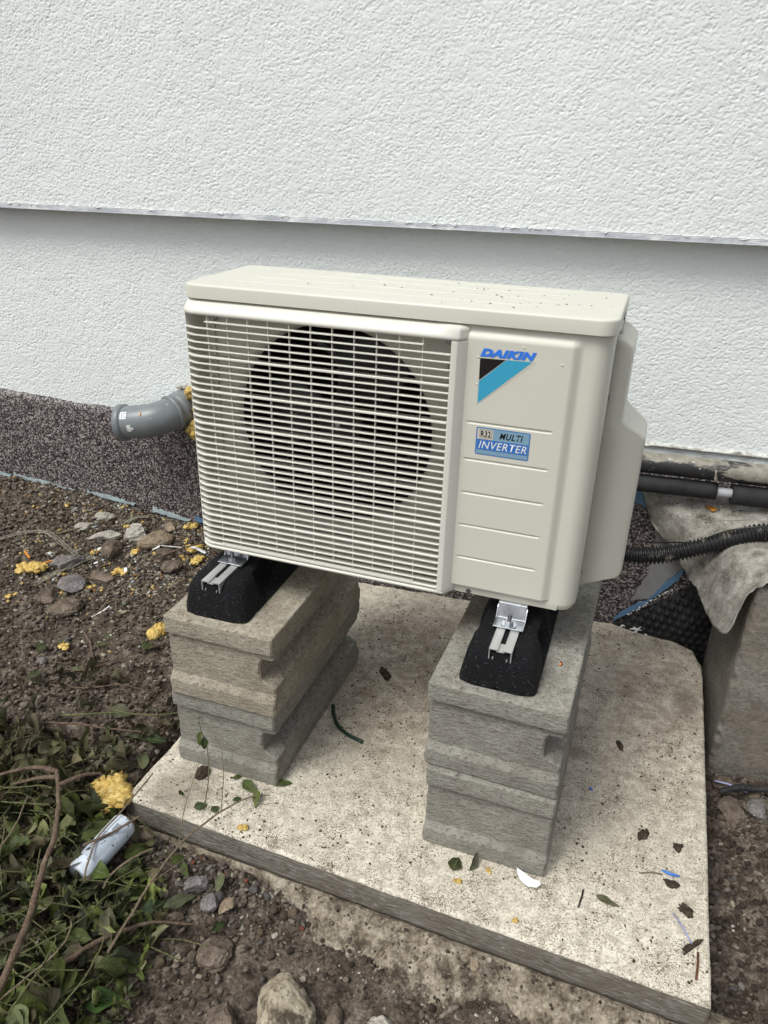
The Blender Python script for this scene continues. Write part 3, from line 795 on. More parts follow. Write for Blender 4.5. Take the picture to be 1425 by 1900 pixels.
# dirt crumbs on the lid
mb = MB()
for i in range(46):
    if i < 30: x, y = random.gauss(0.53, 0.09), random.uniform(0.03, 0.20)
    else: x, y = random.uniform(0.2, 0.74), random.uniform(0.02, 0.24)
    r_ = random.uniform(0.0005, 0.0016)
    mb.tube([(x - r_, y, 1.0292), (x, y + r_ * 0.3, 1.0292 + r_ * 0.6), (x + r_ * random.uniform(0.5, 3), y + random.uniform(-1, 1) * r_, 1.0292)], [r_ * 0.5, r_ * 0.7, r_ * 0.3], 5)
tag(mb.build('dirt_crumbs', MATS['bark'], None, (0.5, 0.1, 1.0294)), 'dark soil crumbs lying on the lid of the machine', 'dirt', kind='stuff')
# casing
mb = MB(); mb.box(0.0015, 0.004, 0.062, 0.262, 0.506, 1.0034); U(mb, 'left_panel', pa)
mb = MB(); mb.box(0.004, 0.760, 0.258, 0.262, 0.506, 1.0034); U(mb, 'rear_panel', pa)
mb = MB(); mb.box(0.7615, 0.7640, 0.0772, 0.262, 0.506, 1.0034); U(mb, 'right_panel', pa, bevel=0.0008)
mb = MB(); mb.box(0.006, 0.742, 0.026, 0.257, 0.4998, 0.5045); mb.box(0.742, 0.759, 0.05, 0.257, 0.4998, 0.5045); U(mb, 'base_pan', pa)
mb = MB(); mb.box(0.532, 0.534, 0.03, 0.257, 0.5046, 1.003); U(mb, 'divider', MATS['inside_shade'])
mb = MB(); mb.box(0.004, 0.531, 0.03, 0.257, 1.0000, 1.0030); U(mb, 'inner_roof', MATS['inside_shade'])
# front panel as a pressed sheet
us = np.concatenate([np.arange(0.528, 0.700, 0.004), np.arange(0.700, 0.735, 0.0012)])
path = [(u, 0.008, 0.0, 1.0, u) for u in us]
arcR = 0.030
for a in np.linspace(0, 90, 14): path.append((0.7350 + arcR * math.sin(math.radians(a)), 0.008 + arcR - arcR * math.cos(math.radians(a)), math.sin(math.radians(a)), math.cos(math.radians(a)), 9))
for yy in (0.05, 0.065, 0.077): path.append((0.765, yy, 1.0, 0.0, 9))
grooves = [0.8397, 0.7725, 0.7090, 0.6448, 0.5790]
zs = set(np.round(np.arange(0.4985, 1.0036, 0.012), 5))
for g_ in grooves: zs |= set(np.round(g_ + np.arange(-0.005, 0.0051, 0.0007), 5))
zs |= set(np.round(np.arange(0.512, 0.522, 0.0008), 5)) | set(np.round(np.arange(0.976, 1.0030, 0.0014), 5)) | {0.4985, 1.0034}
zs = np.array(sorted(z for z in zs if 0.4984 < z < 1.0035))
V = []
for (x, y, nx_, ny_, u) in path:
    h = np.zeros(len(zs))
    if u < 1:
        right_r = 1 - float(sstep(0.7035, 0.7215, u))
        h = 0.008 * right_r * sstep(0.5160, 0.5185, zs) * (1 - sstep(0.980, 0.9985, zs))
        for g_ in grooves:
            gm = float(sstep(0.5445, 0.5485, u) * (1 - sstep(0.6835, 0.6875, u)))
            h = h - 0.0024 * gm * (1 - sstep(0.0008, 0.0028, np.abs(zs - g_)))
    # narrow roll at the bottom corner
    rin = 0.010 * (1 - sstep(0.4985, 0.508, zs)) * (1 if u > 1 else 0.3)
    for k, z in enumerate(zs):
        o_ = h[k] - rin[k] * 0.6
        V.append((x + nx_ * o_, y - ny_ * o_, z))
nz_ = len(zs)
F = [(i * nz_ + k, (i + 1) * nz_ + k, (i + 1) * nz_ + k + 1, i * nz_ + k + 1) for i in range(len(path) - 1) for k in range(nz_ - 1)]
raw_obj('front_panel', np.array(V) - np.array(UO), F, pa, unit)
# pressed dimples, added as small raised domes
for (x, z) in ((0.691, 0.953), (0.5555, 0.952), (0.5562, 0.9065), (0.628, 0.9745)):
    mb = MB(); mb.rings([[(x + r_ * math.cos(a), -0.0001 - h_, z + r_ * math.sin(a)) for a in np.linspace(0, 2 * PI, 12, endpoint=False)] for r_, h_ in ((0.0018, 0), (0.0014, 0.0007), (0.0006, 0.001))], True, False, True)
    U(mb, 'dimple', pa)
# grille frame
def yf(x):
    if x < 0.034: return -0.018 + 0.0145 * ((0.034 - x) / 0.030) ** 2.0
    if x > 0.5235: return -0.018 + 0.0245 * min(1, (x - 0.5235) / 0.0175)
    return -0.018
gx = np.concatenate([np.linspace(0.004, 0.036, 16), np.linspace(0.07, 0.5235, 12), np.linspace(0.527, 0.541, 4)])
mb = MB()
rings = []
for x in gx:
    f_ = yf(x)
    rings.append([(x, max(0.014, f_ + 0.008), 1.0024), (x, f_ + 0.0165 * (1 if x < .5235 else .3), 0.9985), (x, f_ + 0.0085 * (1 if x < .5235 else .3), 0.9935), (x, f_ + 0.0025, 0.9875), (x, f_, 0.9835), (x, f_ + 0.0004, 0.9795), (x, f_ + 0.0022, 0.9782), (x, 0.045, 0.9770), (x, 0.045, 1.0024)])
mb.rings(rings, True, True, True)
frame = U(mb, 'grille_frame', MATS['grille'], bevel=0.0)
mb = MB(); rings = []
for x in gx:
    f_ = yf(x)
    rings.append([(x, 0.045, 0.5075), (x, f_ + 0.0022, 0.5068), (x, f_ + 0.0003, 0.5055), (x, f_, 0.5030), (x, f_ + 0.0012, 0.5005), (x, f_ + 0.006, 0.4992), (x, 0.045, 0.4992)])
mb.rings(rings, True, True, True); mb.build('frame_rail', MATS['grille'], frame, UO)
mb = MB()
mb.prism([(0.5415, 0.0065), (0.5238, -0.0178), (0.5225, -0.0183), (0.5140, -0.0183), (0.5128, -0.0170), (0.5105, 0.045), (0.5415, 0.045)], 'z', 0.5076, 0.9772)
mb.build('frame_stile', MATS['grille'], frame, UO, bevel=0.0008, seg=2)
mb = MB(); mb.prism([(0.0040, -0.0010), (0.0048, -0.0030), (0.0062, -0.0032), (0.0078, 0.004), (0.0120, 0.058), (0.004, 0.058)], 'z', 0.5076, 0.9772)
mb.build('frame_stile', MATS['grille'], frame, UO)
# slats
sx_ = np.concatenate([np.linspace(0.0065, 0.036, 14), np.linspace(0.07, 0.5125, 10)])
def slat_mesh(name, x0, x1, deep, th):
    mb = MB(); rings = []
    for x in sx_:
        if x < x0 - 1e-6 or x > x1 + 1e-6: continue
        f_ = yf(x)
        rings.append([(x, f_ + 0.0015 + deep, -th * 0.2), (x, f_ + 0.002, th * 0.5), (x, f_ + 0.0005, th * 0.25), (x, f_ + 0.0005, -th * 0.25), (x, f_ + 0.002, -th * 0.5), (x, f_ + 0.0015 + deep, -th * 0.7)])
    mb.rings(rings, True, True, True, False)
    me = bpy.data.meshes.new(name)
    me.from_pydata([(v[0] - UO[0], v[1] - UO[1], v[2]) for v in mb.v], [], mb.f)
    bm = bmesh.new(); bm.from_mesh(me); bmesh.ops.remove_doubles(bm, verts=bm.verts, dist=1e-6); bmesh.ops.recalc_face_normals(bm, faces=bm.faces); bm.to_mesh(me); bm.free()
    me.materials.append(MATS['grille'])
    return me
m_thin = slat_mesh('slat', 0, 1, 0.0140, 0.0029); m_deep = slat_mesh('slat', 0, 1, 0.024, 0.0046)
for k in range(35):
    o = bpy.data.objects.new('slat', m_deep if k % 5 == 4 else m_thin)
    o.location = (0, 0, 0.9543 - 0.013 * k - UO[2]); link(o, unit)
for z in (0.9668, 0.5150):
    mb = MB(); mb.box(0.053, 0.4655, -0.0175, -0.0085, z - 0.0011, z + 0.0011); U(mb, 'slat', MATS['grille'], bevel=0.0005)
mb = MB(); mb.box(-0.0007, 0.0007, -0.0105, -0.0055, 0.5072, 0.9783)
bar0 = mb.build('grille_bar', MATS['grille'], unit, (0, UO[1], UO[2]))
bar0.location = (0.055 - UO[0], 0, 0)
for k in range(1, 11):
    o = bar0.copy(); o.location = (0.055 + 0.0408 * k - UO[0], 0, 0); link(o, unit)
# corner screws inside the frame
def screw(x, y, z, ax, r=0.0045, par=None):
    mb = MB(); mb.cyl((x, y, z), ax, r, 0.002, 14)
    a = Vector(ax).normalized(); c = Vector((x, y, z)) + a * 0.002
    o = mb.build('screw', MATS['screw_dark'], par or unit, UO, bevel=0.0006)
    return o
for (x, z) in ((0.036, 0.960), (0.492, 0.960), (0.497, 0.918), (0.50, 0.52)): screw(x, 0.0495, z, (0, -1, 0), 0.005)
screw(0.5690, 0.0085, 0.5045, (0, -1, 0), 0.0048)
# shroud with bell mouth
cx, cz, R0 = 0.272, 0.772, 0.200
mb = MB(); rings = []
def rect_pt(a):
    dx, dz = math.cos(a), math.sin(a)
    x0, x1, z0, z1 = 0.005, 0.5300, 0.5050, 0.9990
    t_ = min(((x1 - cx) / dx) if dx > 1e-9 else ((x0 - cx) / dx) if dx < -1e-9 else 9, ((z1 - cz) / dz) if dz > 1e-9 else ((z0 - cz) / dz) if dz < -1e-9 else 9)
    return (cx + dx * t_, 0.052, cz + dz * t_)
A = list(np.linspace(0, 2 * PI, 96, endpoint=False))
for (x, z) in ((0.53, 0.999), (0.005, 0.999), (0.005, 0.505), (0.53, 0.505)):
    a = math.atan2(z - cz, x - cx) % (2 * PI)
    A[min(range(96), key=lambda i: abs(A[i] - a))] = a
rings.append([rect_pt(a) for a in A])
for (r_, y_) in ((R0 + 0.008, 0.052), (R0 + 0.003, 0.0535), (R0 - 0.002, 0.058), (R0 - 0.005, 0.064)):
    rings.append([(cx + r_ * math.cos(a), y_, cz + r_ * math.sin(a)) for a in A])
mb.rings(rings, True, False, False)
sh = U(mb, 'fan_shroud', MATS['paint_in'])
mb = MB(); mb.rings([[(cx + r_ * math.cos(a), y_, cz + r_ * math.sin(a)) for a in A] for r_, y_ in ((R0 - 0.005, 0.0642), (R0 - 0.009, 0.078), (R0 - 0.011, 0.095), (R0 - 0.011, 0.135))], True, False, False); mb.build('bell_mouth', MATS['black_plastic_and_shade'], sh, UO)  # deep part of the ring coloured black for the shade in it
mb = MB(); mb.box(0.0300, 0.0345, 0.0460, 0.0515, 0.51, 0.975); mb.build('shroud_rib', MATS['paint_in'], sh, UO)
# fan
fan = MB(); fan.cyl((cx, 0.088, cz), (0, 1, 0), 0.050, 0.05, 32)
fan_o = U(fan, 'fan_hub', MATS['black_plastic_and_shade'], bevel=0.006, seg=3)
for b_i in range(3):
    a0 = b_i * 2 * PI / 3 + 0.35
    rings = []
    for i in range(15):
        q = i / 14
        ring = []
        for k in range(13):
            r_ = 0.046 + (0.178 - 0.046) * k / 12
            lead = 0.35 * (k / 12) ** 1.5
            a = a0 + lead + q * (1.35 - 0.25 * math.sin(k / 12 * PI))
            ring.append((cx + r_ * math.cos(a), 0.128 - 0.046 * q + 0.012 * (k / 12) * math.sin(q * PI), cz + r_ * math.sin(a)))
        rings.append(ring)
    mb = MB(); mb.rings(rings, False, False, False)
    bl = U(mb, 'fan_blade', MATS['black_plastic_and_shade'])
    sm_ = bl.modifiers.new('thickness', 'SOLIDIFY'); sm_.thickness = 0.0022
mb = MB(); mb.cyl((cx, 0.080, cz), (0, 1, 0), 0.006, 0.008, 6); U(mb, 'fan_nut', MATS['zinc'])
# motor bracket and coil behind
mb = MB(); mb.prism([(0.315, 0.80), (0.350, 0.84), (0.385, 0.93), (0.345, 0.95), (0.325, 0.88), (0.300, 0.86)], 'y', 0.165, 0.168); U(mb, 'motor_bracket', MATS['bracket_grey'])
mb = MB(); mb.cyl((cx, 0.139, cz), (0, 1, 0), 0.045, 0.05, 24); U(mb, 'motor', MATS['black_plastic_and_shade'])
mb = MB()
for k in range(120):
    x = 0.012 + k * 0.0043
    mb.box(x, x + 0.0012, 0.205, 0.225, 0.508, 0.996)
tag(U(mb, 'coil_fins', MATS['fins']), kind='stuff')
mb = MB(); mb.box(0.006, 0.530, 0.232, 0.234, 0.506, 0.999); U(mb, 'coil_back', MATS['inside_shade'])
# side cover over the pipe connections
def wz(z):
    a = float(sstep(0.984, 0.962, z)) if False else float(np.clip((0.982 - z) / 0.018, 0, 1)) ** 0.6
    return 0.004 + 0.0245 * a + 0.0445 * float(sstep(0.842, 0.792, z))
E = 1
def wz(z):
    a = min(1.0, max(0.0, (0.982 - z) / 0.018)) ** 0.6
    t_ = min(1.0, max(0.0, (0.842 - z) / 0.050)); t_ = t_ * t_ * (3 - 2 * t_)
    return 0.004 + 0.0245 * a + 0.0445 * t_
rings = []
zc = list(np.linspace(0.982, 0.964, 8)) + list(np.linspace(0.95, 0.85, 6)) + list(np.linspace(0.842, 0.790, 14)) + list(np.linspace(0.76, 0.522, 8)) + [0.516, 0.5125, 0.511]
for z in zc:
    w = wz(z)
    if z < 0.52: w -= (0.52 - z) ** 2 * 60
    xr = 0.7645 + w
    r_ = 0.010
    p = [(0.7646, 0.098)]
    # sloped front cheek, rounded into the outer side
    cy_ = 0.098 + w * 0.83
    for j in range(7):
        q = j / 6
        bx = (1 - q) ** 2 * (xr - r_ * 0.75) + 2 * q * (1 - q) * xr + q * q * xr
        by = (1 - q) ** 2 * (cy_ - r_ * 0.62) + 2 * q * (1 - q) * cy_ + q * q * (cy_ + r_)
        p.append((min(bx, xr), max(by, 0.0985)))
    p += [(xr, 0.255), (xr - 0.002, 0.262), (0.7646, 0.262)]
    rings.append([(x, y, z) for x, y in p])
mb = MB(); mb.rings(rings, True, True, True)
U(mb, 'side_cover', pa)
# cover screws and a lifting tab at the top
for (x, y, z, n_) in ((0.7650, 0.088, 0.886, 0), (0.7650, 0.088, 0.545, 0)):
    screw(x, y, z, (1, 0, 0), 0.0040)
screw(0.7686, 0.125, 1.012, (1, 0, 0), 0.0045)
mb = MB(); mb.box(0.7690, 0.7705, 0.14, 0.165, 0.985, 1.018); U(mb, 'tab', pa)
# mounting feet of the machine with bolts
for (bx_, by_) in ((0.0660, -0.014), (0.6560, -0.036)):
    zt = PZ + 0.0747
    mb = MB(); w2 = 0.0265
    prof_ = [(0.0, zt + 0.0036), (0.0012, zt + 0.0014), (0.004, zt + 0.0006), (0.030, zt + 0.0006), (0.035, zt + 0.003), (0.044, 0.4940), (0.049, 0.4975), (0.085, 0.4978), (0.085, 0.4992), (0.048, 0.4990), (0.042, 0.4955), (0.0335, zt + 0.0048), (0.029, zt + 0.0024), (0.0045, zt + 0.0024), (0.0022, zt + 0.0045)]
    mb.prism([(by_ + a, z) for a, z in prof_], 'x', bx_ - w2, bx_ + w2)
    br = U(mb, 'mounting_bracket', MATS['zinc'], bevel=0.0006)
    for sg in (-1, 1):
        mb = MB(); mb.prism([(by_ + 0.001, zt + 0.0006), (by_ + 0.032, zt + 0.0006), (by_ + 0.043, 0.490), (by_ + 0.039, 0.486), (by_ + 0.028, zt + 0.0040), (by_ + 0.001, zt + 0.0030)], 'x', bx_ + sg * w2, bx_ + sg * (w2 + 0.0014))
        mb.build('bracket_flange', MATS['zinc'], br, UO)
    c = (bx_, by_ + 0.0145, zt + 0.0025)
    mb = MB(); mb.cyl(c, (0, 0, 1), 0.0140, 0.0019, 24); mb.build('washer', MATS['zinc'], br, UO, bevel=0.0004)
    mb = MB(); mb.cyl((c[0], c[1], c[2] + 0.0018), (0, 0, 1), 0.0088, 0.0080, 6); mb.build('nut', MATS['zinc'], br, UO, bevel=0.0008)
    mb = MB()
    rr = []
    for i in range(34):
        rr.append((c[0] + 0.0005 * i / 34, c[1], c[2] + 0.009 + i * 0.00042))
    mb.tube(rr, [0.0034 + 0.0006 * (i % 2) for i in range(34)], 12); mb.build('stud', MATS['zinc'], br, UO)
# ---- emblem and sticker (flat prints on the protruding panel, y = 0)
def flat_poly(name, poly, y, m, par):
    mb = MB(); n = len(poly)
    mb.add([(x, y, z) for x, z in poly], [tuple(range(n))])
    me = bpy.data.meshes.new(name); me.from_pydata([(v[0] - UO[0], v[1] - UO[1], v[2] - UO[2]) for v in mb.v], [], mb.f); me.materials.append(m)
    return link(bpy.data.objects.new(name, me), par)
def text_obj(name, body, x0, x1, z0, z1, y, m, par, shear=0.0, bold=0.0, space=1.0, skew=0.0):
    cu = bpy.data.curves.new(name, 'FONT'); cu.body = body; cu.size = 1; cu.shear = shear; cu.offset = bold; cu.space_character = space; cu.resolution_u = 4
    tmp = bpy.data.objects.new('tmp', cu); COL.objects.link(tmp)
    dg = bpy.context.evaluated_depsgraph_get()
    me = bpy.data.meshes.new_from_object(tmp.evaluated_get(dg))
    bpy.data.objects.remove(tmp); bpy.data.curves.remove(cu)
    co = np.array([v.co[:] for v in me.vertices])
    a, b = co[:, :2].min(0), co[:, :2].max(0)
    for v, c in zip(me.vertices, co):
        u_, v_ = (c[0] - a[0]) / (b[0] - a[0]), (c[1] - a[1]) / (b[1] - a[1])
        v.co = (x0 + (x1 - x0) * u_ - UO[0], y - UO[1], z0 + (z1 - z0) * v_ + skew * u_ - UO[2])
    me.materials.clear(); me.materials.append(m); me.name = name
    o = bpy.data.objects.new(name, me)
    return link(o, par)
Y0 = -0.0005
em = flat_poly('emblem', [(0.5578, 0.9520), (0.6478, 0.9540), (0.6480, 0.9520), (0.5592, 0.8715), (0.5575, 0.8730)], Y0 + 0.00012, MATS['paint_in'], unit)
flat_poly('black_corner', [(0.5586, 0.9510), (0.6008, 0.9520), (0.5594, 0.9140)], Y0 - 0.0002, MATS['logo_black'], em)
flat_poly('cyan_band', [(0.6022, 0.9521), (0.6440, 0.9531), (0.5600, 0.8748), (0.5594, 0.9122)], Y0 - 0.0002, MATS['logo_cyan'], em)
text_obj('lettering', 'DAIKIN', 0.5580, 0.6495, 0.9538, 0.9674, Y0 - 0.0002, MATS['logo_blue'], em, shear=0.30, bold=0.075, space=1.12, skew=0.0012)
def rr2(x0, x1, z0, z1, r, n=4): return rrect(x0, x1, z0, z1, r, n)
sk = flat_poly('sticker', rr2(0.5620, 0.6540, 0.7845, 0.8335, 0.003), Y0, MATS['st_blue'], unit)
flat_poly('sticker_field', rr2(0.5636, 0.6524, 0.7861, 0.8319, 0.002), Y0 - 0.0002, MATS['st_pale'], sk)
flat_poly('sticker_field', [(0.5642, 0.8128), (0.5912, 0.8128), (0.5912, 0.8312), (0.5642, 0.8312)], Y0 - 0.0004, MATS['st_cream'], sk)
flat_poly('sticker_field', [(0.5642, 0.7935), (0.6518, 0.7935), (0.6518, 0.8124), (0.5642, 0.8124)], Y0 - 0.0004, MATS['st_blue'], sk)
flat_poly('sticker_frame', rr2(0.5680, 0.5892, 0.8152, 0.8298, 0.0015), Y0 - 0.0006, MATS['logo_black'], sk)
flat_poly('sticker_frame', rr2(0.5686, 0.5886, 0.8158, 0.8292, 0.0012), Y0 - 0.0008, MATS['st_cream'], sk)
text_obj('lettering', 'R32', 0.5700, 0.5872, 0.8172, 0.8280, Y0 - 0.0010, MATS['logo_black'], sk, bold=0.03, space=1.12)
text_obj('lettering', 'MULTI', 0.6025, 0.6420, 0.8165, 0.8278, Y0 - 0.0006, MATS['logo_black'], sk, shear=0.25, bold=0.020, space=1.16)
text_obj('lettering', 'INVERTER', 0.5680, 0.6500, 0.7963, 0.8098, Y0 - 0.0008, MATS['st_white'], sk, shear=0.22, bold=0.003, space=1.10)

# ------------------------------------------------------------------ drain pipe elbow on the left
pv = empty('drain_pipe', 'grey plastic drain elbow sticking out of the wall left of the machine', 'pipe', (-0.50, 0.66, 0.50))
pvo = pv.location
cl = spline([(-0.492, 0.790, 0.528), (-0.500, 0.722, 0.524), (-0.511, 0.668, 0.517), (-0.537, 0.624, 0.507), (-0.582, 0.604, 0.498), (-0.646, 0.592, 0.489)], 40)
mb = MB(); mb.tube(cl, 0.0500, 40, True); mb.build('elbow', MATS['pvc'], pv, pvo)
def pipe_ring(name, i0, i1, r0, extra=()):
    mb = MB()
    pts_ = cl[i0:i1 + 1]; n = len(pts_)
    rr = [r0 - 0.003 if k in (0, n - 1) else r0 for k in range(n)]
    mb.tube(pts_, rr, 40, True); return mb.build(name, MATS['pvc'], pv, pvo)
pipe_ring('collar', 16, 18, 0.0565); pipe_ring('socket', 2, 15, 0.0535)
mb = MB(); P_a, P_b = Vector(cl[-1]), Vector(cl[-5]); ax = (P_a - P_b).normalized()
e = [P_a - ax * 0.016, P_a - ax * 0.014, P_a - ax * 0.006, P_a + ax * 0.004, P_a + ax * 0.0055, P_a + ax * 0.0055, P_a - ax * 0.03]
mb.tube(e, [0.0500, 0.0550, 0.0560, 0.0560, 0.0545, 0.0460, 0.0455], 40, False); mb.build('socket_lip', MATS['pvc'], pv, pvo)
def on_pipe(name, m, ang0, ang1, d0, d1, r=0.0508, wob=0.0, n=10):
    """patch on the straight end: angle measured from the top towards the garden"""
    up_ = Vector((0, 0, 1)); up_ = (up_ - ax * up_.dot(ax)).normalized(); side = ax.cross(up_)
    if side.y > 0: side = -side
    mb = MB(); rings = []
    for k in range(n + 1):
        a = math.radians(ang0 + (ang1 - ang0) * k / n); row = []
        for j in range(5):
            dd = d0 + (d1 - d0) * j / 4
            w = wob * math.sin(k * 2.1 + j * 3.3)
            c_ = P_a - ax * (dd + w)
            row.append(tuple(c_ + (up_ * math.cos(a) + side * math.sin(a)) * r))
        rings.append(row)
    mb.rings(rings, False, False, False)
    return mb.build(name, m, pv, pvo)
lb = on_pipe('label', MATS['st_white'], 36, 62, 0.020, 0.040, 0.0510)
for (a0, a1, d0, d1) in ((40, 44, 0.024, 0.028), (40, 44, 0.032, 0.036), (47, 49, 0.023, 0.037), (51, 58, 0.024, 0.0255), (51, 58, 0.028, 0.0295), (53, 57, 0.033, 0.0365)):
    on_pipe('label_print', MATS['ink'], a0, a1, d0, d1, 0.0514, n=3)
on_pipe('splash', MATS['plaster_splat'], 82, 106, 0.040, 0.052, 0.0508, 0.003); on_pipe('splash', MATS['plaster_splat'], 92, 100, 0.050, 0.060, 0.0507, 0.002)
on_pipe('splash', MATS['orange_plastic'], 38, 52, 0.083, 0.0865, 0.0502, 0.0)

def lumps(name, cs, m, seed, amp=0.35, parent=None, sub=3, origin=(0, 0, 0)):
    """several noisy balls as one lumpy body; cs = (x,y,z,r, squash)"""
    Vs, Fs = [], []; off = 0
    for i, c in enumerate(cs):
        v, f = ico(sub)
        n_ = fbm(v * 2.3 + seed + i * 3.1, 4, 0.6)
        q = v * (1 + amp * 1.6 * n_)[:, None] * c[3]
        q[:, 2] *= c[4] if len(c) > 4 else 1
        Vs.append(q + np.array(c[:3])); Fs.append(f + off); off += len(v)
    return raw_obj(name, np.vstack(Vs), np.vstack(Fs), m, parent, origin)
_ICO = {}
def ico(sub):
    if sub not in _ICO:
        bm = bmesh.new(); bmesh.ops.create_icosphere(bm, subdivisions=sub, radius=1.0)
        _ICO[sub] = (np.array([v.co[:] for v in bm.verts]), np.array([[v.index for v in f.verts] for f in bm.faces])); bm.free()
    return _ICO[sub]
# foam round the pipe
cs = []
for i in range(52):
    a = math.radians(random.uniform(-66, 60)); rr_ = random.uniform(0.056, 0.086)
    cs.append((-0.492 + rr_ * math.cos(a) * 0.95, 0.686 + random.uniform(-0.016, 0.012), 0.520 + rr_ * math.sin(a), random.uniform(0.009, 0.016), 1.0))
tag(lumps('expanding_foam', cs, MATS['foam'], 3, 0.45, origin=(-0.42, 0.70, 0.50)), 'yellow expanding foam squeezed out round the drain pipe at the wall', 'foam')
cs = [(-0.50 + 0.05 * random.random(), 0.716, 0.452 + 0.02 * random.random(), random.uniform(0.006, 0.014), 0.8) for i in range(12)] + [(-0.53 + 0.06 * random.random(), 0.712, 0.580 + 0.006 * random.random(), random.uniform(0.004, 0.008), 0.7) for i in range(9)]
tag(lumps('mortar_crust', cs, MATS['mortar'], 8, 0.5, origin=(-0.46, 0.70, 0.5)), 'grey crumbly mortar around the hole of the drain pipe', 'mortar')

# ------------------------------------------------------------------ pipes along the wall on the right
def wall_tube(mb, s0, s1, o, z0, z1, r, n=20, wob=0.0, k=40, seed=0):
    pts_ = []
    for i in range(k + 1):
        s = s0 + (s1 - s0) * i / k
        w = float(vnoise(np.array([s * 3.1, seed, 0.5]))) * wob
        pts_.append(WP(s, o + w, z0 + (z1 - z0) * i / k + w * 0.6))
    mb.tube(pts_, r, n)
p1 = empty('insulated_pipe', 'thick black pipe smeared with cement, running along the wall on the right', 'pipe', (0, 0, 0))
mb = MB(); wall_tube(mb, 0.45, 2.6, 0.075, 0.5365, 0.5400, 0.0275, wob=0.004); mb.build('pipe_cover', MATS['pipe_smear'], p1)
cs = [WP(1.02 + 0.0008 * i, 0.075 + 0.0285, 0.548 - i * 0.0042) for i in range(9)]
mb = MB(); mb.tube(cs, [0.002, 0.0025, 0.0025, 0.003, 0.0032, 0.004, 0.005, 0.004, 0.0015], 8); mb.build('cement_drip', MATS['mortar'], p1)
for i in range(9):
    s = random.uniform(0.86, 1.25); a = random.uniform(0.1, 1.3)
    c_ = WP(s, 0.075 + 0.0275 * math.sin(a), 0.5375 + 0.0275 * math.cos(a))
    v_, f_ = ico(2); w_ = random.uniform(0.002, 0.0055)
    raw_obj('plaster_spot', v_ * np.array([w_ * random.uniform(0.8, 2), w_ * .4, w_ * 0.6]) * (1 + 0.5 * fbm(v_ * 2 + i, 3))[:, None] + np.array(c_), f_, MATS['plaster_splat'], p1)
p2 = empty('foam_sleeved_pipe', 'pale pipe in two lengths of black foam sleeve with a gap between them', 'pipe', (0, 0, 0))
mb = MB(); wall_tube(mb, 0.45, 2.6, 0.085, 0.4800, 0.4920, 0.0125); mb.build('pipe', MATS['pipe_grey'], p2)
mb = MB(); wall_tube(mb, 0.45, 1.035, 0.083, 0.4785, 0.4840, 0.0228, wob=0.002); mb.build('foam_sleeve', MATS['foam_black'], p2)
mb = MB(); wall_tube(mb, 1.072, 2.6, 0.087, 0.4830, 0.4905, 0.0262, wob=0.002, seed=4); mb.build('foam_sleeve', MATS['foam_black'], p2)

# ------------------------------------------------------------------ concrete shaft at the right edge
def noisy_box(name, x0, x1, y0, y1, z0, z1, m, step, amp, seed, chip=0.006):
    V, F, off = [], [], 0
    def face(o, du, dv, nu, nv):
        nonlocal off
        for i in range(nu + 1):
            for j in range(nv + 1): V.append([o[k] + du[k] * i / nu + dv[k] * j / nv for k in range(3)])
        for i in range(nu):
            for j in range(nv):
                a = off + i * (nv + 1) + j; F.append((a, a + nv + 1, a + nv + 2, a + 1))
        off += (nu + 1) * (nv + 1)
    X_, Y_, Z_ = x1 - x0, y1 - y0, z1 - z0
    n = lambda L: max(2, int(L / step))
    face((x0, y0, z0), (X_, 0, 0), (0, 0, Z_), n(X_), n(Z_)); face((x1, y0, z0), (0, Y_, 0), (0, 0, Z_), n(Y_), n(Z_))
    face((x1, y1, z0), (-X_, 0, 0), (0, 0, Z_), n(X_), n(Z_)); face((x0, y1, z0), (0, -Y_, 0), (0, 0, Z_), n(Y_), n(Z_))
    face((x0, y0, z1), (X_, 0, 0), (0, Y_, 0), n(X_), n(Y_)); face((x0, y1, z0), (X_, 0, 0), (0, -Y_, 0), n(X_), n(Y_))
    V = np.array(V); c = np.array([(x0 + x1) / 2, (y0 + y1) / 2, (z0 + z1) / 2]); h = np.array([X_, Y_, Z_]) / 2
    q = fbm(V * 18, 4, 0.6, seed); q2 = np.clip(fbm(V * 45, 3, 0.6, seed + 4), 0, 1)
    d = (V - c)
    near = h - np.abs(d)                      # distance to each face
    srt = np.sort(near, 1)
    edge = np.clip(1 - srt[:, 1] / 0.012, 0, 1)   # close to a second face = an edge
    V = V - np.sign(d) * (near < 0.012) * ((edge * (0.0025 + chip * q2))[:, None]) + (d / np.linalg.norm(d, axis=1)[:, None]) * (q * amp)[:, None]
    return V, np.array(F)
V, F = noisy_box('shaft', 1.128, 1.80, 0.430, 0.90, -0.35, 0.400, None, 0.008, 0.006, 5, 0.022)
V[:, 0] -= 0.050 * (V[:, 1] - 0.43)
bm_o = raw_obj('concrete_shaft', V, F, MATS['shaft'], origin=(1.4, 0.6, -0.35))
tag(bm_o, 'weathered grey concrete shaft wall at the right edge, half covered by a dirty fleece', 'concrete shaft')
mdw = bm_o.modifiers.new('weld', 'WELD'); mdw.merge_threshold = 0.0008

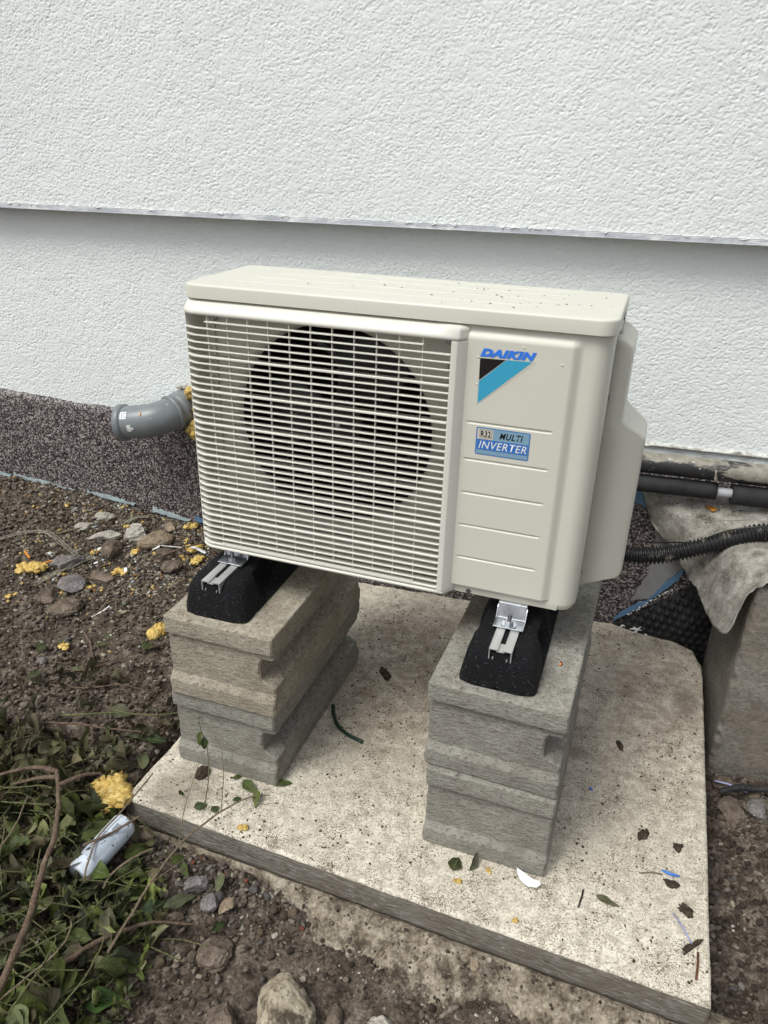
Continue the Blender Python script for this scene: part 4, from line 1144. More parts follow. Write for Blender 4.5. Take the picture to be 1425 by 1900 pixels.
# ------------------------------------------------------------------ fleece draped from the wall over the shaft
top = [(0.853, 0.818, 0.452), (0.93, 0.815, 0.452), (1.02, 0.820, 0.450), (1.12, 0.825, 0.450), (1.25, 0.835, 0.452), (1.45, 0.85, 0.455), (1.8, 0.87, 0.455)]
mid = [(0.870, 0.800, 0.425), (0.955, 0.740, 0.400), (1.03, 0.690, 0.383), (1.10, 0.640, 0.412), (1.22, 0.62, 0.436), (1.45, 0.62, 0.436), (1.8, 0.62, 0.436)]
m2_ = [(0.888, 0.795, 0.385), (0.965, 0.730, 0.345), (1.035, 0.630, 0.335), (1.100, 0.520, 0.400), (1.19, 0.48, 0.430), (1.45, 0.48, 0.428), (1.8, 0.48, 0.425)]
edg = [(0.900, 0.795, 0.352), (0.972, 0.735, 0.292), (1.026, 0.595, 0.272), (1.084, 0.405, 0.285), (1.150, 0.424, 0.417), (1.45, 0.428, 0.414), (1.8, 0.43, 0.414)]
nu, nv = 150, 76
rows = [spline(r, nu) for r in (top, mid, m2_, edg)]
G = np.zeros((nu + 1, nv + 1, 3))
for i in range(nu + 1):
    c4 = spline([rows[k][i] for k in range(4)], nv)
    G[i] = np.array(c4)
q = G.reshape(-1, 3)
vv = np.tile(np.linspace(0, 1, nv + 1), nu + 1)
uu = np.repeat(np.linspace(0, 1, nu + 1), nv + 1)
fold = fbm(np.column_stack([q[:, 0] * 11, q[:, 1] * 11, q[:, 2] * 5]), 3, 0.55, 3) * 0.016 + fbm(q * 40, 3, 0.6, 6) * 0.0035
ridge = np.exp(-((q[:, 1] - (0.73 - 0.16 * (q[:, 0] - 0.9))) / 0.014) ** 2) * 0.014 * sstep(0.9, 0.98, q[:, 0]) * (1 - sstep(1.12, 1.2, q[:, 0]))
q = q + np.column_stack([np.zeros(len(q)), np.zeros(len(q)), fold * (0.5 + vv) + ridge])
jag = fbm(P3(q[:, 0] * 60, 0, 4), 4, 0.65) * 0.010 * sstep(0.9, 1.0, vv)
q[:, 1] -= jag; q[:, 2] -= jag * 0.6
I = np.arange((nu + 1) * (nv + 1)).reshape(nu + 1, nv + 1)
F = np.stack([I[:-1, :-1], I[1:, :-1], I[1:, 1:], I[:-1, 1:]], -1).reshape(-1, 4)
fl = raw_obj('fleece', q, F, MATS['fabric'], origin=(1.1, 0.6, 0.35))
md = fl.modifiers.new('thickness', 'SOLIDIFY'); md.thickness = 0.0022; md.offset = -1
tag(fl, 'dirty grey fleece sheet draped from the wall over the concrete shaft', 'fleece sheet')

# ------------------------------------------------------------------ black dimpled membrane at the foot of the wall
nu, nv = 190, 150
S_ = np.linspace(0.835, 1.165, nu); T_ = np.linspace(0, 1, nv)
SS_, TT_ = np.meshgrid(S_, T_, indexing='ij')
topz = np.interp(SS_, [0.835, 0.88, 0.95, 1.02, 1.06, 1.165], [-0.01, 0.025, 0.085, 0.150, 0.20, 0.30])
zz = -0.20 + (topz + 0.20) * TT_
oo = 0.022 + 0.040 * np.clip((topz - zz) / 0.12, 0, 1) ** 0.8 + 0.006 * fbm(P3(SS_ * 12, zz * 12), 2)
ph = 0.0215
gu, gv = SS_ / ph, zz / ph
gu2 = gu + 0.5 * (np.floor(gv) % 2)
du, dv = gu2 - np.floor(gu2) - 0.5, gv - np.floor(gv) - 0.5
oo = oo + 0.006 * (0.5 + 0.8 * np.clip(fbm(P3(SS_ * 20, zz * 20, 4), 2) + 0.4, 0, 1)) * (1 - sstep(0.18, 0.40, np.sqrt(du * du + dv * dv)))
pts_ = np.stack([SS_ * math.cos(WA) + oo * math.sin(WA), WY + SS_ * math.sin(WA) - oo * math.cos(WA), zz], -1).reshape(-1, 3)
I = np.arange(nu * nv).reshape(nu, nv)
F = np.stack([I[:-1, :-1], I[1:, :-1], I[1:, 1:], I[:-1, 1:]], -1).reshape(-1, 4)
mem = raw_obj('dimpled_membrane', pts_, F, MATS['membrane'], origin=(1.0, 0.78, 0.0))
md = mem.modifiers.new('thickness', 'SOLIDIFY'); md.thickness = 0.0015; md.offset = -1
tag(mem, 'black dimpled foundation membrane standing at the foot of the wall behind the slab', 'membrane')
# dried white plaster runs on the membrane and its edge
def splat(name, pts3, r, m, label, cat, group=None, n=6):
    mb = MB(); k = len(pts3); mb.tube(pts3, [r * (0.35 + 0.65 * math.sin(PI * (i + 0.6) / (k + 0.2))) for i in range(k)], n)
    return tag(mb.build(name, m, None, pts3[0]), label, cat, group)
def wpm(s, z, o=0.062): return WP(s, o, z)
mbp = MB()
for pts_ in ([(0.905, 0.030), (0.912, 0.022), (0.918, 0.008)], [(0.895, 0.020), (0.912, 0.024), (0.928, 0.022)], [(0.905, 0.010), (0.914, 0.016), (0.924, 0.034)], [(0.868, 0.020), (0.874, 0.028), (0.882, 0.026)], [(0.938, 0.012), (0.944, 0.008), (0.948, 0.0)]):
    p_ = [wpm(s, z, 0.064) for s, z in pts_]; mbp.tube(spline(p_, 6), [0.0012, 0.002, 0.0028, 0.0030, 0.0026, 0.002, 0.0012], 6)
for i in range(40):
    t_ = random.random(); s = 0.885 + 0.115 * t_; z = 0.045 + 0.115 * t_ ** 1.05 + random.uniform(-0.004, 0.004)
    p_ = [wpm(s + k * 0.0015, z + random.uniform(-.001, .001), 0.026) for k in range(3)]; mbp.tube(p_, random.uniform(0.0008, 0.002), 5)
tag(mbp.build('plaster_splashes', MATS['plaster_splat'], None, wpm(0.92, 0.02)), 'white plaster splashes dried on the black membrane', 'plaster', kind='stuff')

# ------------------------------------------------------------------ corrugated hose and thin cable behind the machine
hp = spline([(0.70, 0.56, 0.42), (0.77, 0.585, 0.350), (0.852, 0.60, 0.338), (0.897, 0.60, 0.344), (0.947, 0.60, 0.360), (1.018, 0.61, 0.388), (1.086, 0.62, 0.419), (1.159, 0.63, 0.446), (1.30, 0.63, 0.452), (1.55, 0.62, 0.448), (2.0, 0.60, 0.445)], 620)
d_ = 0.0; prev = Vector(hp[0]); rs = []
for p in hp:
    d_ += (Vector(p) - prev).length; prev = Vector(p)
    rs.append(0.0200 + 0.0028 * max(-1, min(1, 1.8 * math.sin(2 * PI * d_ / 0.0092))))
mb = MB(); mb.tube(hp, rs, 20)
tag(mb.build('corrugated_hose', MATS['corrug'], None, (0.9, 0.6, 0.35)), 'black corrugated hose running from behind the machine over the fleece', 'hose')
mb = MB(); mb.tube(spline([(0.86, 0.72, 0.325), (0.909, 0.70, 0.335), (0.96, 0.66, 0.365), (1.004, 0.62, 0.394), (1.057, 0.61, 0.436), (1.10, 0.605, 0.458), (1.152, 0.605, 0.470), (1.25, 0.61, 0.472), (1.4, 0.63, 0.46)], 70), 0.0022, 8)
tag(mb.build('thin_cable', MATS['black_wire'], None, (0.9, 0.7, 0.33)), 'thin black cable lying along the top of the corrugated hose', 'cable')

# ------------------------------------------------------------------ stones
def place_z(x, y): return float(HT(x, y)[0])
def stone_obj(name, label, x, y, sx_, sy_, sz_, rz, m, seed, z=None, sub=5, amp=0.22, flatb=0.35, cat='stone', group=None, facets=7, tilt=(0, 0), sink=0.25):
    v, f = ico(sub)
    r_ = np.random.default_rng(int(seed * 100))
    v = v.copy()
    for k in range(facets):      # broken planes
        n_ = r_.normal(size=3); n_ /= np.linalg.norm(n_); dd = r_.uniform(0.50, 0.80)
        t_ = v @ n_; over = np.clip(t_ - dd, 0, None); v = v - over[:, None] * n_ * 0.97
    v = v * (1 + amp * fbm(v * 1.6, 3, 0.5, seed) + (0.04 + amp * 0.4) * fbm(v * 5, 5, 0.65, seed + 2))[:, None]
    v = v * np.array([sx_, sy_, sz_]) / 2
    R3 = np.array(Matrix.Rotation(rz, 3, 'Z') @ Matrix.Rotation(tilt[0], 3, 'X') @ Matrix.Rotation(tilt[1], 3, 'Y'))
    v = v @ R3.T
    z0 = place_z(x, y) if z is None else z
    me = raw_mesh(name, v, f, m)
    o = bpy.data.objects.new(name, me); o.location = (x, y, z0 + v[:, 2].max() * (1 - 2 * sink)); link(o)
    return tag(o, label, cat, group)
ST = [
 ('big pale stone with dirt patches lying in the soil at the bottom edge', 0.424, -0.508, .128, .140, .085, 0.3, 'st_front', 1.9, 0.16, 0.15, 9),
 ('largest tan flat stone near the rubber foot, with yellow foam on its edge', -0.560, 0.575, .082, .125, .05, -0.5, 'st_tan', 2.1, 0.12, 0.2, 9),
 ('round grey stone with a small hole among the rubble by the wall', -0.666, 0.300, .082, .088, .05, 0.3, 'st_grey', 3.4, 0.10, 0.25, 3),
 ('brown stone leaning on the pale mortar lumps', -0.658, 0.478, .068, .105, .05, 0.4, 'st_brown', 4.3, 0.12, 0.2, 8),
 ('crusty pale mortar lump with orange foam stuck on top', -0.640, 0.570, .098, .090, .045, 0.2, 'st_mortar', 5.7, 0.25, 0.2, 4),
 ('elongated pale mortar lump next to the brown stone', -0.715, 0.528, .110, .055, .035, 0.75, 'st_mortar', 6.1, 0.3, 0.25, 4),
 ('rough greyish lump beside the netting strip', -0.740, 0.375, .075, .115, .05, -0.45, 'st_grey', 7.7, 0.3, 0.3, 5),
 ('small pale mortar piece furthest up the heap', -0.775, 0.600, .075, .045, .028, 0.2, 'st_mortar', 8.8, 0.3, 0.25, 4),
 ('pale sliver of mortar left of the brown stone', -0.800, 0.535, .070, .040, .025, 0.5, 'st_mortar', 9.3, 0.3, 0.25, 4),
 ('dark brown clod below the netting strip', -0.700, 0.230, .080, .065, .04, 0.1, 'st_brown', 10.3, 0.25, 0.3, 5),
 ('second brown clod in front of the round grey stone', -0.610, 0.205, .085, .07, .04, 0.9, 'st_brown', 11.6, 0.25, 0.3, 5),
 ('muddy slab-shaped clod right of the round grey stone', -0.625, 0.372, .11, .06, .04, 0.1, 'st_brown', 12.9, 0.2, 0.3, 6),
 ('grey-brown stone just behind the big rubber foot', -0.500, 0.520, .065, .06, .04, 0.7, 'st_brown', 13.2, 0.2, 0.2, 7),
 ('rounded brown stone between foam bits and the left rubber foot', -0.440, 0.480, .070, .055, .038, 0.2, 'st_brown', 14.9, 0.2, 0.2, 6),
 ('small greenish-tan stone beside the mortar lump', -0.555, 0.650, .045, .05, .03, 0.2, 'st_tan', 15.5, 0.2, 0.2, 6),
 ('lone whitish stone on the dark bare soil', -0.520, 0.005, .026, .030, .022, 0.2, 'st_grey', 16.5, 0.2, 0.2, 6),
 ('brown rock between the slab and the shaft', 1.178, 0.292, .070, .085, .05, 0.2, 'st_brown', 17.5, 0.15, 0.2, 8),
 ('round brown stone in the corner below the shaft', 1.165, 0.385, .055, .045, .04, 0.2, 'st_brown', 18.5, 0.15, 0.2, 6),
 ('dark stone at the right picture edge below the shaft', 1.232, 0.310, .050, .055, .04, 0.2, 'st_grey', 19.5, 0.2, 0.2, 7),
 ('stone beside the dirty brown rock, right of the slab', 1.225, 0.365, .045, .04, .035, 0.6, 'st_brown', 20.5, 0.2, 0.2, 7),
 ('grey pebble cluster stone at the front slab edge beside the weeds', 0.152, -0.355, .050, .042, .034, 0.6, 'st_grey', 21.5, 0.2, 0.15, 5),
 ('oval tan pebble in front of the slab', 0.225, -0.366, .026, .042, .024, -0.3, 'st_tan', 22.1, 0.1, 0.15, 3),
 ('brown oval pebble next to the tan one, in front of the slab', 0.193, -0.378, .036, .038, .026, 0.1, 'st_grey', 23.1, 0.12, 0.15, 4),
 ('brown oval stone right of the big pale stone', 0.493, -0.480, .034, .052, .03, 0.1, 'st_brown', 24.1, 0.12, 0.15, 4),
 ('crusty pale lump at the bottom edge under the footing', 0.590, -0.468, .075, .055, .035, 0.3, 'st_mortar', 25.1, 0.35, 0.2, 4),
 ('dark clod left of the big pale stone', 0.318, -0.548, .060, .055, .035, 0.3, 'st_brown', 26.1, 0.3, 0.25, 5),
 ('dark wet clod in the soil before the slab', 0.247, -0.450, .065, .085, .030, 0.3, 'st_brown', 27.1, 0.2, 0.3, 6),
 ('tan rubble piece under the leaves behind the white can', -0.078, -0.275, .085, .055, .04, 0.4, 'st_tan', 28.1, 0.2, 0.2, 7),
 ('smooth brown stone touching the top of the white can', -0.008, -0.300, .048, .030, .03, 0.1, 'st_tan', 29.1, 0.1, 0.15, 3),
 ('small round amber stone on the footing below the slab edge', 0.705, -0.335, .018, .020, .018, 0.1, 'st_tan', 30.1, 0.1, 0.1, 3),
]
for i, (lab, x, y, a, b, c, rz, m, sd, am, sk_, fc) in enumerate(ST):
    zf = -0.048 if 'amber' in lab else None
    stone_obj('stone', lab, x, y, a, b, c, rz, MATS[m], sd, z=zf, amp=am, sink=sk_, facets=fc, tilt=(random.uniform(-.15, .15), random.uniform(-.15, .15)))
# medium pebbles: each its own object, meshes shared
protos = []
for k in range(10):
    v, f = ico(2); v = v.copy(); r_ = np.random.default_rng(k + 50)
    for q_ in range(6):
        n_ = r_.normal(size=3); n_ /= np.linalg.norm(n_); t_ = v @ n_; v = v - np.clip(t_ - r_.uniform(0.6, 0.85), 0, None)[:, None] * n_ * 0.9
    v = v * (1 + 0.14 * fbm(v * 1.9, 3, 0.5, k * 1.7))[:, None] * np.array([1, r_.uniform(.7, 1.0), r_.uniform(.5, .8)])
    protos.append(raw_mesh('pebble', v, f, MATS[['st_brown', 'st_grey', 'st_tan', 'st_brown', 'st_mortar', 'st_brown', 'st_grey', 'st_brown', 'st_tan', 'st_grey'][k]]))
def soil_spot(kind):
    while True:
        if kind == 0: x, y = random.uniform(-1.25, -0.12), random.uniform(-0.1, 0.68)
        elif kind == 1: x, y = random.uniform(-0.02, 0.45), random.uniform(-0.62, -0.30)
        elif kind == 2: x, y = random.uniform(0.3, 1.1), random.uniform(-0.7, -0.40)
        else: x, y = random.uniform(1.105, 1.32), random.uniform(-0.45, 0.42)
        if -0.09 < x < 1.11 and y > -0.272: continue
        if y > WY + 0.0721 * x - 0.03: continue
        return x, y
gr = ['pebbles scattered over the soil left of the pillar', 'pebbles scattered in front of the slab', 'pebbles scattered in front of the slab', 'pebbles scattered beside the slab']
lb_ = ['small pebble in the rubble and soil by the dark wall base', 'small pebble in the soil along the front slab edge', 'small pebble in the soil along the front slab edge', 'small pebble in the soil strip by the shaft']
for kind, n_ in ((0, 120), (1, 55), (2, 12), (3, 60)):
    for i in range(n_):
        x, y = soil_spot(kind)
        if kind == 0 and random.random() < 0.6: x, y = random.gauss(-0.62, 0.17), random.gauss(0.46, 0.13)
        if kind == 1 and random.random() < 0.55: t_ = random.random(); x, y = 0.05 + 0.3 * t_, -0.300 - 0.009 * t_ - abs(random.gauss(0, 0.022))
        if (-0.09 < x < 1.11 and y > -0.272) or y > WY + 0.0721 * x - 0.03: continue
        k = random.choice([0, 1, 2, 3, 5, 6, 7, 8, 9] if random.random() < 0.85 else [4])
        o = bpy.data.objects.new('pebble', protos[k]); s_ = random.uniform(0.005, 0.011) * (1.35 if random.random() < .2 else 1)
        o.scale = (s_, s_, s_); o.rotation_euler = (random.uniform(-.5, .5), random.uniform(-.5, .5), random.uniform(0, 6.3))
        o.location = (x, y, place_z(x, y) + s_ * 0.28); link(o); tag(o, lb_[kind].replace('small', {0: 'dark brown', 1: 'grey', 2: 'tan', 3: 'dark brown', 4: 'pale', 5: 'dark brown', 6: 'grey', 7: 'dark brown', 8: 'tan', 9: 'grey'}[k] + (' smallish' if s_ < 0.0075 else ' fair-sized')), 'pebble', gr[kind])

# ------------------------------------------------------------------ grit (uncountable)
def scatter(name, label, N, posf, size, cols, sub=1, squash=0.65, sinkf=0.2, zf=None, mat=None, elong=0.5):
    v0, f0 = ico(sub)
    nv_, nf_ = len(v0), len(f0)
    x, y, sz = posf(N)
    N = len(x)
    z = (HT(x, y) if zf is None else zf(x, y))
    a = rng.uniform(0, 2 * PI, N); ca, sa = np.cos(a), np.sin(a)
    st = np.column_stack([np.ones(N), rng.uniform(elong, 1, N), rng.uniform(squash * 0.6, squash * 1.2, N)]) * sz[:, None]
    nd = rng.normal(0, 0.17, (N, nv_))
    P_ = v0[None] * (1 + nd[..., None]) * st[:, None, :]
    tx = rng.normal(0, 0.5, N)
    Xr = P_[..., 0] * ca[:, None] - P_[..., 1] * sa[:, None]; Yr = P_[..., 0] * sa[:, None] + P_[..., 1] * ca[:, None]
    Zr = P_[..., 2] + P_[..., 0] * np.sin(tx)[:, None] * 0.5
    V = np.stack([Xr + x[:, None], Yr + y[:, None], Zr + z[:, None] + (sz * squash * (1 - 2 * sinkf))[:, None] * 0.6], -1).reshape(-1, 3)
    F = (f0[None] + (np.arange(N) * nv_)[:, None, None]).reshape(-1, 3)
    cols = np.array([c[0] for c in cols]), np.array([c[1] for c in cols], float)
    idx = rng.choice(len(cols[0]), N, p=cols[1] / cols[1].sum())
    c = cols[0][idx] * rng.uniform(0.7, 1.3, (N, 1))
    o = raw_obj(name, V, F, mat or MATS['grit'], col=np.repeat(c, nv_, 0), smooth=False)
    return tag(o, label, None, kind='stuff')
def off_slab(x, y):
    return ~((x > -0.085) & (x < 1.10) & (y > -0.268)) & (y < WY + 0.0721 * x - 0.018)
def soilpos(N, smin, smax, pw=2.5, boxes=None):
    boxes = boxes or [(-1.35, 0.0, -0.75, 0.74, 6), (-0.1, 0.7, -0.85, -0.26, 3), (0.6, 1.4, -0.8, -0.28, 1), (1.09, 1.45, -0.5, 0.62, 2)]
    w = np.array([b[4] * (b[1] - b[0]) * (b[3] - b[2]) for b in boxes]); w /= w.sum()
    k = rng.choice(len(boxes), N, p=w); B = np.array(boxes)[k]
    x = rng.uniform(B[:, 0], B[:, 1]); y = rng.uniform(B[:, 2], B[:, 3])
    dens = fbm(P3(x * 6, y * 6, 3), 3)
    ok = off_slab(x, y) & (rng.uniform(-0.7, 0.35, N) < dens)
    x, y = x[ok], y[ok]
    return x, y, smin + (smax - smin) * rng.uniform(0, 1, len(x)) ** pw
SOILC = [((0.055, 0.040, 0.029), 6), ((0.10, 0.077, 0.058), 8), ((0.17, 0.14, 0.112), 7), ((0.21, 0.17, 0.135), 3), ((0.32, 0.27, 0.21), 1.2), ((0.50, 0.46, 0.38), 0.5)]
scatter('soil_clods', 'dark crumbly soil clods', 70000, lambda N: soilpos(N, 0.0014, 0.0095, 3.2), 0, SOILC, 1, 0.75, 0.15)
RUB = [((0.10, 0.078, 0.06), 6), ((0.18, 0.15, 0.12), 4), ((0.34, 0.30, 0.24), 2.2), ((0.52, 0.48, 0.40), 1.1), ((0.50, 0.37, 0.16), 0.8), ((0.62, 0.64, 0.63), 0.3), ((0.42, 0.22, 0.09), 0.25), ((0.34, 0.42, 0.45), 0.12)]
def rubpos(N):
    x = rng.normal(-0.60, 0.20, N); y = rng.normal(0.47, 0.14, N)
    t_ = rng.uniform(0, 1, N) < 0.25
    x = np.where(t_, rng.uniform(-1.3, -0.15, N), x); y = np.where(t_, WY + 0.0721 * x - 0.02 - np.abs(rng.normal(0, 0.05, N)), y)
    ok = off_slab(x, y) & (x < -0.09)
    x, y = x[ok], y[ok]
    return x, y, 0.0012 + 0.0062 * rng.uniform(0, 1, len(x)) ** 2.6
scatter('rubble_grit', 'pale and yellow grit of mortar, foam and plaster', 16000, rubpos, 0, RUB, 1, 0.7, 0.1)
def edgepos(N):
    x = rng.uniform(-0.07, 0.42, N); y = -0.268 - 0.03 * (x + 0.07) - np.abs(rng.normal(0, 0.030, N)) - 0.012
    return x, y, 0.002 + 0.007 * rng.uniform(0, 1, N) ** 2
scatter('edge_gravel', 'small gravel along the foot of the slab', 900, edgepos, 0, [((0.10, 0.08, 0.065), 6), ((0.20, 0.17, 0.14), 4), ((0.33, 0.29, 0.23), 1.5), ((0.22, 0.07, 0.045), .4)], 1, 0.75, 0.1)
def rightpos(N):
    x = rng.uniform(1.10, 1.42, N); y = rng.uniform(-0.5, 0.43, N)
    return x, y, 0.0012 + 0.008 * rng.uniform(0, 1, N) ** 4
scatter('strip_gravel', 'gravel and clods in the strip beside the slab', 3500, rightpos, 0, [((0.06, 0.044, 0.034), 8), ((0.11, 0.088, 0.07), 5), ((0.20, 0.17, 0.14), 2), ((0.33, 0.29, 0.22), .5)], 1, 0.75, 0.1)
def footpos(N):
    x = rng.uniform(0.18, 1.12, N); y = -0.268 - 0.03 * (x + 0.07) - rng.uniform(0.002, 0.14, N)
    return x, y, 0.0008 + 0.0045 * rng.uniform(0, 1, N) ** 4
def footz(x, y):
    i = np.clip(((x + 0.09) / 0.0045).astype(int), 0, FZ.shape[0] - 1); j = np.clip(((y + 0.46) / 0.0045).astype(int), 0, FZ.shape[1] - 1)
    return np.maximum(FZ[i, j], HT(x, y))
scatter('footing_grit', 'grit and crumbs on the rough footing', 2600, footpos, 0, [((0.06, 0.045, 0.033), 5), ((0.15, 0.12, 0.09), 5), ((0.30, 0.26, 0.20), 4), ((0.42, 0.38, 0.31), 2)], 1, 0.7, 0.2, zf=footz)
# crumbs on the slab
def slabpos(N):
    x = rng.uniform(-0.06, 1.085, N); y = rng.uniform(-0.27, 0.76, N)
    dens = fbm(P3(x * 9, y * 9, 8), 3) + 0.5 * np.exp(-((x - 0.38) / 0.25) ** 2 - ((y - 0.4) / 0.35) ** 2) + 0.25 * np.exp(-((x + 0.02) / 0.10) ** 2 - ((y + 0.2) / 0.12) ** 2)
    ok = rng.uniform(-0.5, 0.6, N) < dens
    ok &= ~((x > -0.04) & (x < 0.22) & (y > -0.13) & (y < 0.37)) & ~((x > 0.535) & (x < 0.80) & (y > -0.15) & (y < 0.35)) & (y > -0.258 - 0.03 * (x + 0.07))
    x, y = x[ok], y[ok]
    return x, y, 0.0006 + 0.0028 * rng.uniform(0, 1, len(x)) ** 5
scatter('slab_crumbs', 'soil crumbs sprinkled over the slab', 15000, slabpos, 0, [((0.07, 0.05, 0.035), 5), ((0.12, 0.09, 0.065), 5), ((0.20, 0.155, 0.11), 4), ((0.42, 0.33, 0.21), .5)], 1, 0.6, 0.1, zf=lambda x, y: np.zeros(len(x)))
def blockpos(N):
    k = rng.uniform(0, 1, N) < 0.5
    x = np.where(k, rng.uniform(-0.022, 0.012, N), rng.uniform(0.545, 0.785, N)); y = rng.uniform(-0.13, 0.05, N)
    return x, y, 0.0005 + 0.0015 * rng.uniform(0, 1, N) ** 4
scatter('pillar_crumbs', 'fine crumbs on top of the pillars', 260, blockpos, 0, [((0.30, 0.24, 0.17), 3), ((0.08, 0.06, 0.045), 3), ((0.5, 0.46, 0.4), 1)], 1, 0.6, 0.1, zf=lambda x, y: np.full(len(x), PZ - 0.0008))
# chips on the fleece
def fl_z(x, y):
    G2 = q
    out = []
    for a, b in zip(x, y):
        d2 = (G2[:, 0] - a) ** 2 + (G2[:, 1] - b) ** 2
        i = np.argmin(d2); out.append(G2[i, 2] if d2[i] < 0.00003 else -0.6)
    return np.array(out)
def flpos(N):
    x = rng.uniform(0.90, 1.35, N); y = np.where(rng.uniform(0, 1, N) < 0.7, 0.77 + rng.normal(0, 0.03, N), rng.uniform(0.45, 0.8, N))
    ok = y < 0.815
    x, y = x[ok], y[ok]
    return x, y, 0.0006 + 0.0045 * rng.uniform(0, 1, len(x)) ** 4.5
scatter('plaster_chips', 'white, orange and blue plaster chips on the fleece', 2200, flpos, 0, [((0.6, 0.6, 0.57), 4), ((0.60, 0.27, 0.05), 1.2), ((0.35, 0.5, 0.55), .8), ((0.12, 0.09, 0.065), 14), ((0.3, 0.26, 0.2), 6)], 1, 0.5, 0.1, zf=fl_z, elong=0.25)

# ------------------------------------------------------------------ yellow foam pieces lying about
def foam_obj(label, x, y, s, seed, z=None, n=5, flat_=0.6, m='foam', group=None, rz=0.0, el=1.0):
    r_ = random.Random(seed); cs = []
    for i in range(n):
        a = r_.uniform(0, 2 * PI); d = r_.uniform(0, s * 0.55)
        cs.append((d * math.cos(a) * el, d * math.sin(a), s * 0.18 + r_.uniform(0, s * 0.12), s * r_.uniform(0.22, 0.42), flat_))
    Vs, Fs, off = [], [], 0
    for i, c in enumerate(cs):
        v, f = ico(3)
        qv = v * (1 + 0.95 * fbm(v * 2.4 + seed + i * 3.1, 4, 0.68))[:, None] * c[3]; qv[:, 2] *= c[4]
        Vs.append(qv + np.array(c[:3])); Fs.append(f + off); off += len(v)
    o = bpy.data.objects.new('foam_piece', raw_mesh('foam_piece', np.vstack(Vs), np.vstack(Fs), MATS[m]))
    o.location = (x, y, (place_z(x, y) if z is None else z) - 0.002); o.rotation_euler = (0, 0, rz); link(o)
    return tag(o, label, 'foam piece', group)
foam_obj('large flat yellow foam lump at the front left corner of the slab', -0.108, -0.246, 0.066, 2, z=place_z(-0.106, -0.25) + 0.012, n=16, flat_=0.42)
foam_obj('bright yellow pointed foam lump in the soil against the left pillar', -0.322, 0.235, 0.042, 3, n=9, flat_=1.0)
foam_obj('long knobbly yellow foam cluster by the end of the netting strip', -0.820, 0.300, 0.052, 4, n=11, rz=0.9, el=1.8)
foam_obj('round yellow foam ball right of the grey stone with the hole', -0.625, 0.318, 0.026, 5, n=5, flat_=0.8)
foam_obj('curved yellow foam crumb on bare soil', -0.520, 0.085, 0.022, 6, n=6, rz=-0.6, el=2.2)
foam_obj('yellow foam piece below the corner of the fan grille, by a blue film scrap', -0.500, 0.690, 0.036, 7, n=8)
foam_obj('yellow foam strand beside the rear of the left rubber foot', -0.440, 0.600, 0.040, 8, n=9, rz=0.9, el=1.5)
foam_obj('forked yellow foam strand above the white strips', -0.400, 0.560, 0.036, 9, n=8, rz=1.1, el=1.4)
foam_obj('yellow foam stuck to the corner of the tan flat stone', -0.592, 0.510, 0.026, 10, n=6)
foam_obj('yellow foam bit with white plastic, in front of the brown stone', -0.590, 0.420, 0.034, 11, n=7)
foam_obj('orange foam chip on the crusty mortar lump', -0.668, 0.572, 0.016, 12, z=place_z(-0.668, 0.572) + 0.030, n=4, m='foam')
for i in range(46):
    x, y = random.gauss(-0.60, 0.20), random.gauss(0.46, 0.13)
    if i % 5 == 0: x, y = random.uniform(-1.2, -0.2), random.uniform(0.1, 0.66)
    if x > -0.12 or y > WY + 0.0721 * x - 0.03: continue
    foam_obj('small crumb of yellow foam in the rubble by the wall', x, y, random.uniform(0.009, 0.019), 100 + i, n=4, group='yellow foam crumbs in the rubble', rz=random.uniform(0, 6), el=random.uniform(1, 1.8))
foam_obj('beige foam chip at the back corner of the slab', 1.055, 0.735, 0.026, 60, z=-0.02, n=5)
foam_obj('tan foam crumb on the slab beside the fallen leaves', 0.690, -0.170, 0.011, 61, z=0.001, n=4)
foam_obj('tan crumb on the slab near the front edge', 0.640, -0.215, 0.012, 62, z=0.001, n=4)
foam_obj('pale yellow crumb near the middle of the front slab edge', 0.757, -0.258, 0.010, 63, z=0.001, n=4)
foam_obj('ochre crumb by the weeds in front of the left pillar', 0.196, -0.247, 0.014, 64, z=0.001, n=4)

foam_obj('torn orange foam flake on the fleece above the corrugated hose', 0.985, 0.680, 0.026, 81, z=float(fl_z([0.985], [0.680])[0]) + 0.001, n=6, m='foam_orange', flat_=0.4)
foam_obj('orange foam shreds on the fleece under the gap of the foam sleeve', 1.035, 0.765, 0.024, 82, z=float(fl_z([1.035], [0.765])[0]) + 0.001, n=6, m='foam_orange', flat_=0.35, el=2.2, rz=-0.2)
# ------------------------------------------------------------------ plastic strips and scraps
def strip_obj(name, label, pts_, w, m, cat, th=0.0008, up_=(0, 0, 1), group=None, taper=False):
    P_ = [Vector(p) for p in spline(pts_, max(6, 5 * (len(pts_) - 1)))]
    rings = []
    for i, p in enumerate(P_):
        t_ = (P_[min(i + 1, len(P_) - 1)] - P_[max(i - 1, 0)]).normalized()
        s_ = t_.cross(Vector(up_)).normalized(); n_ = s_.cross(t_)
        ww = w * (0.4 + 0.6 * math.sin(PI * (i + 1) / (len(P_) + 1))) if taper else w
        rings.append([tuple(p + s_ * ww / 2 * a + n_ * th * b) for a, b in ((-1, 0), (1, 0), (1, 1), (-1, 1))])
    mb = MB(); mb.rings(rings, True, True, True, False)
    return tag(mb.build(name, m, None, pts_[0]), label, cat, group)
def onsoil(pts_, h=0.006): return [(x, y, place_z(x, y) + h) for x, y in pts_]
strip_obj('plastic_strip', 'thin white plastic strip ending in a square tab, beside the tan stone', onsoil([(-0.535, 0.545), (-0.50, 0.562), (-0.462, 0.58)], 0.014), 0.004, MATS['white_plastic'], 'plastic strip')
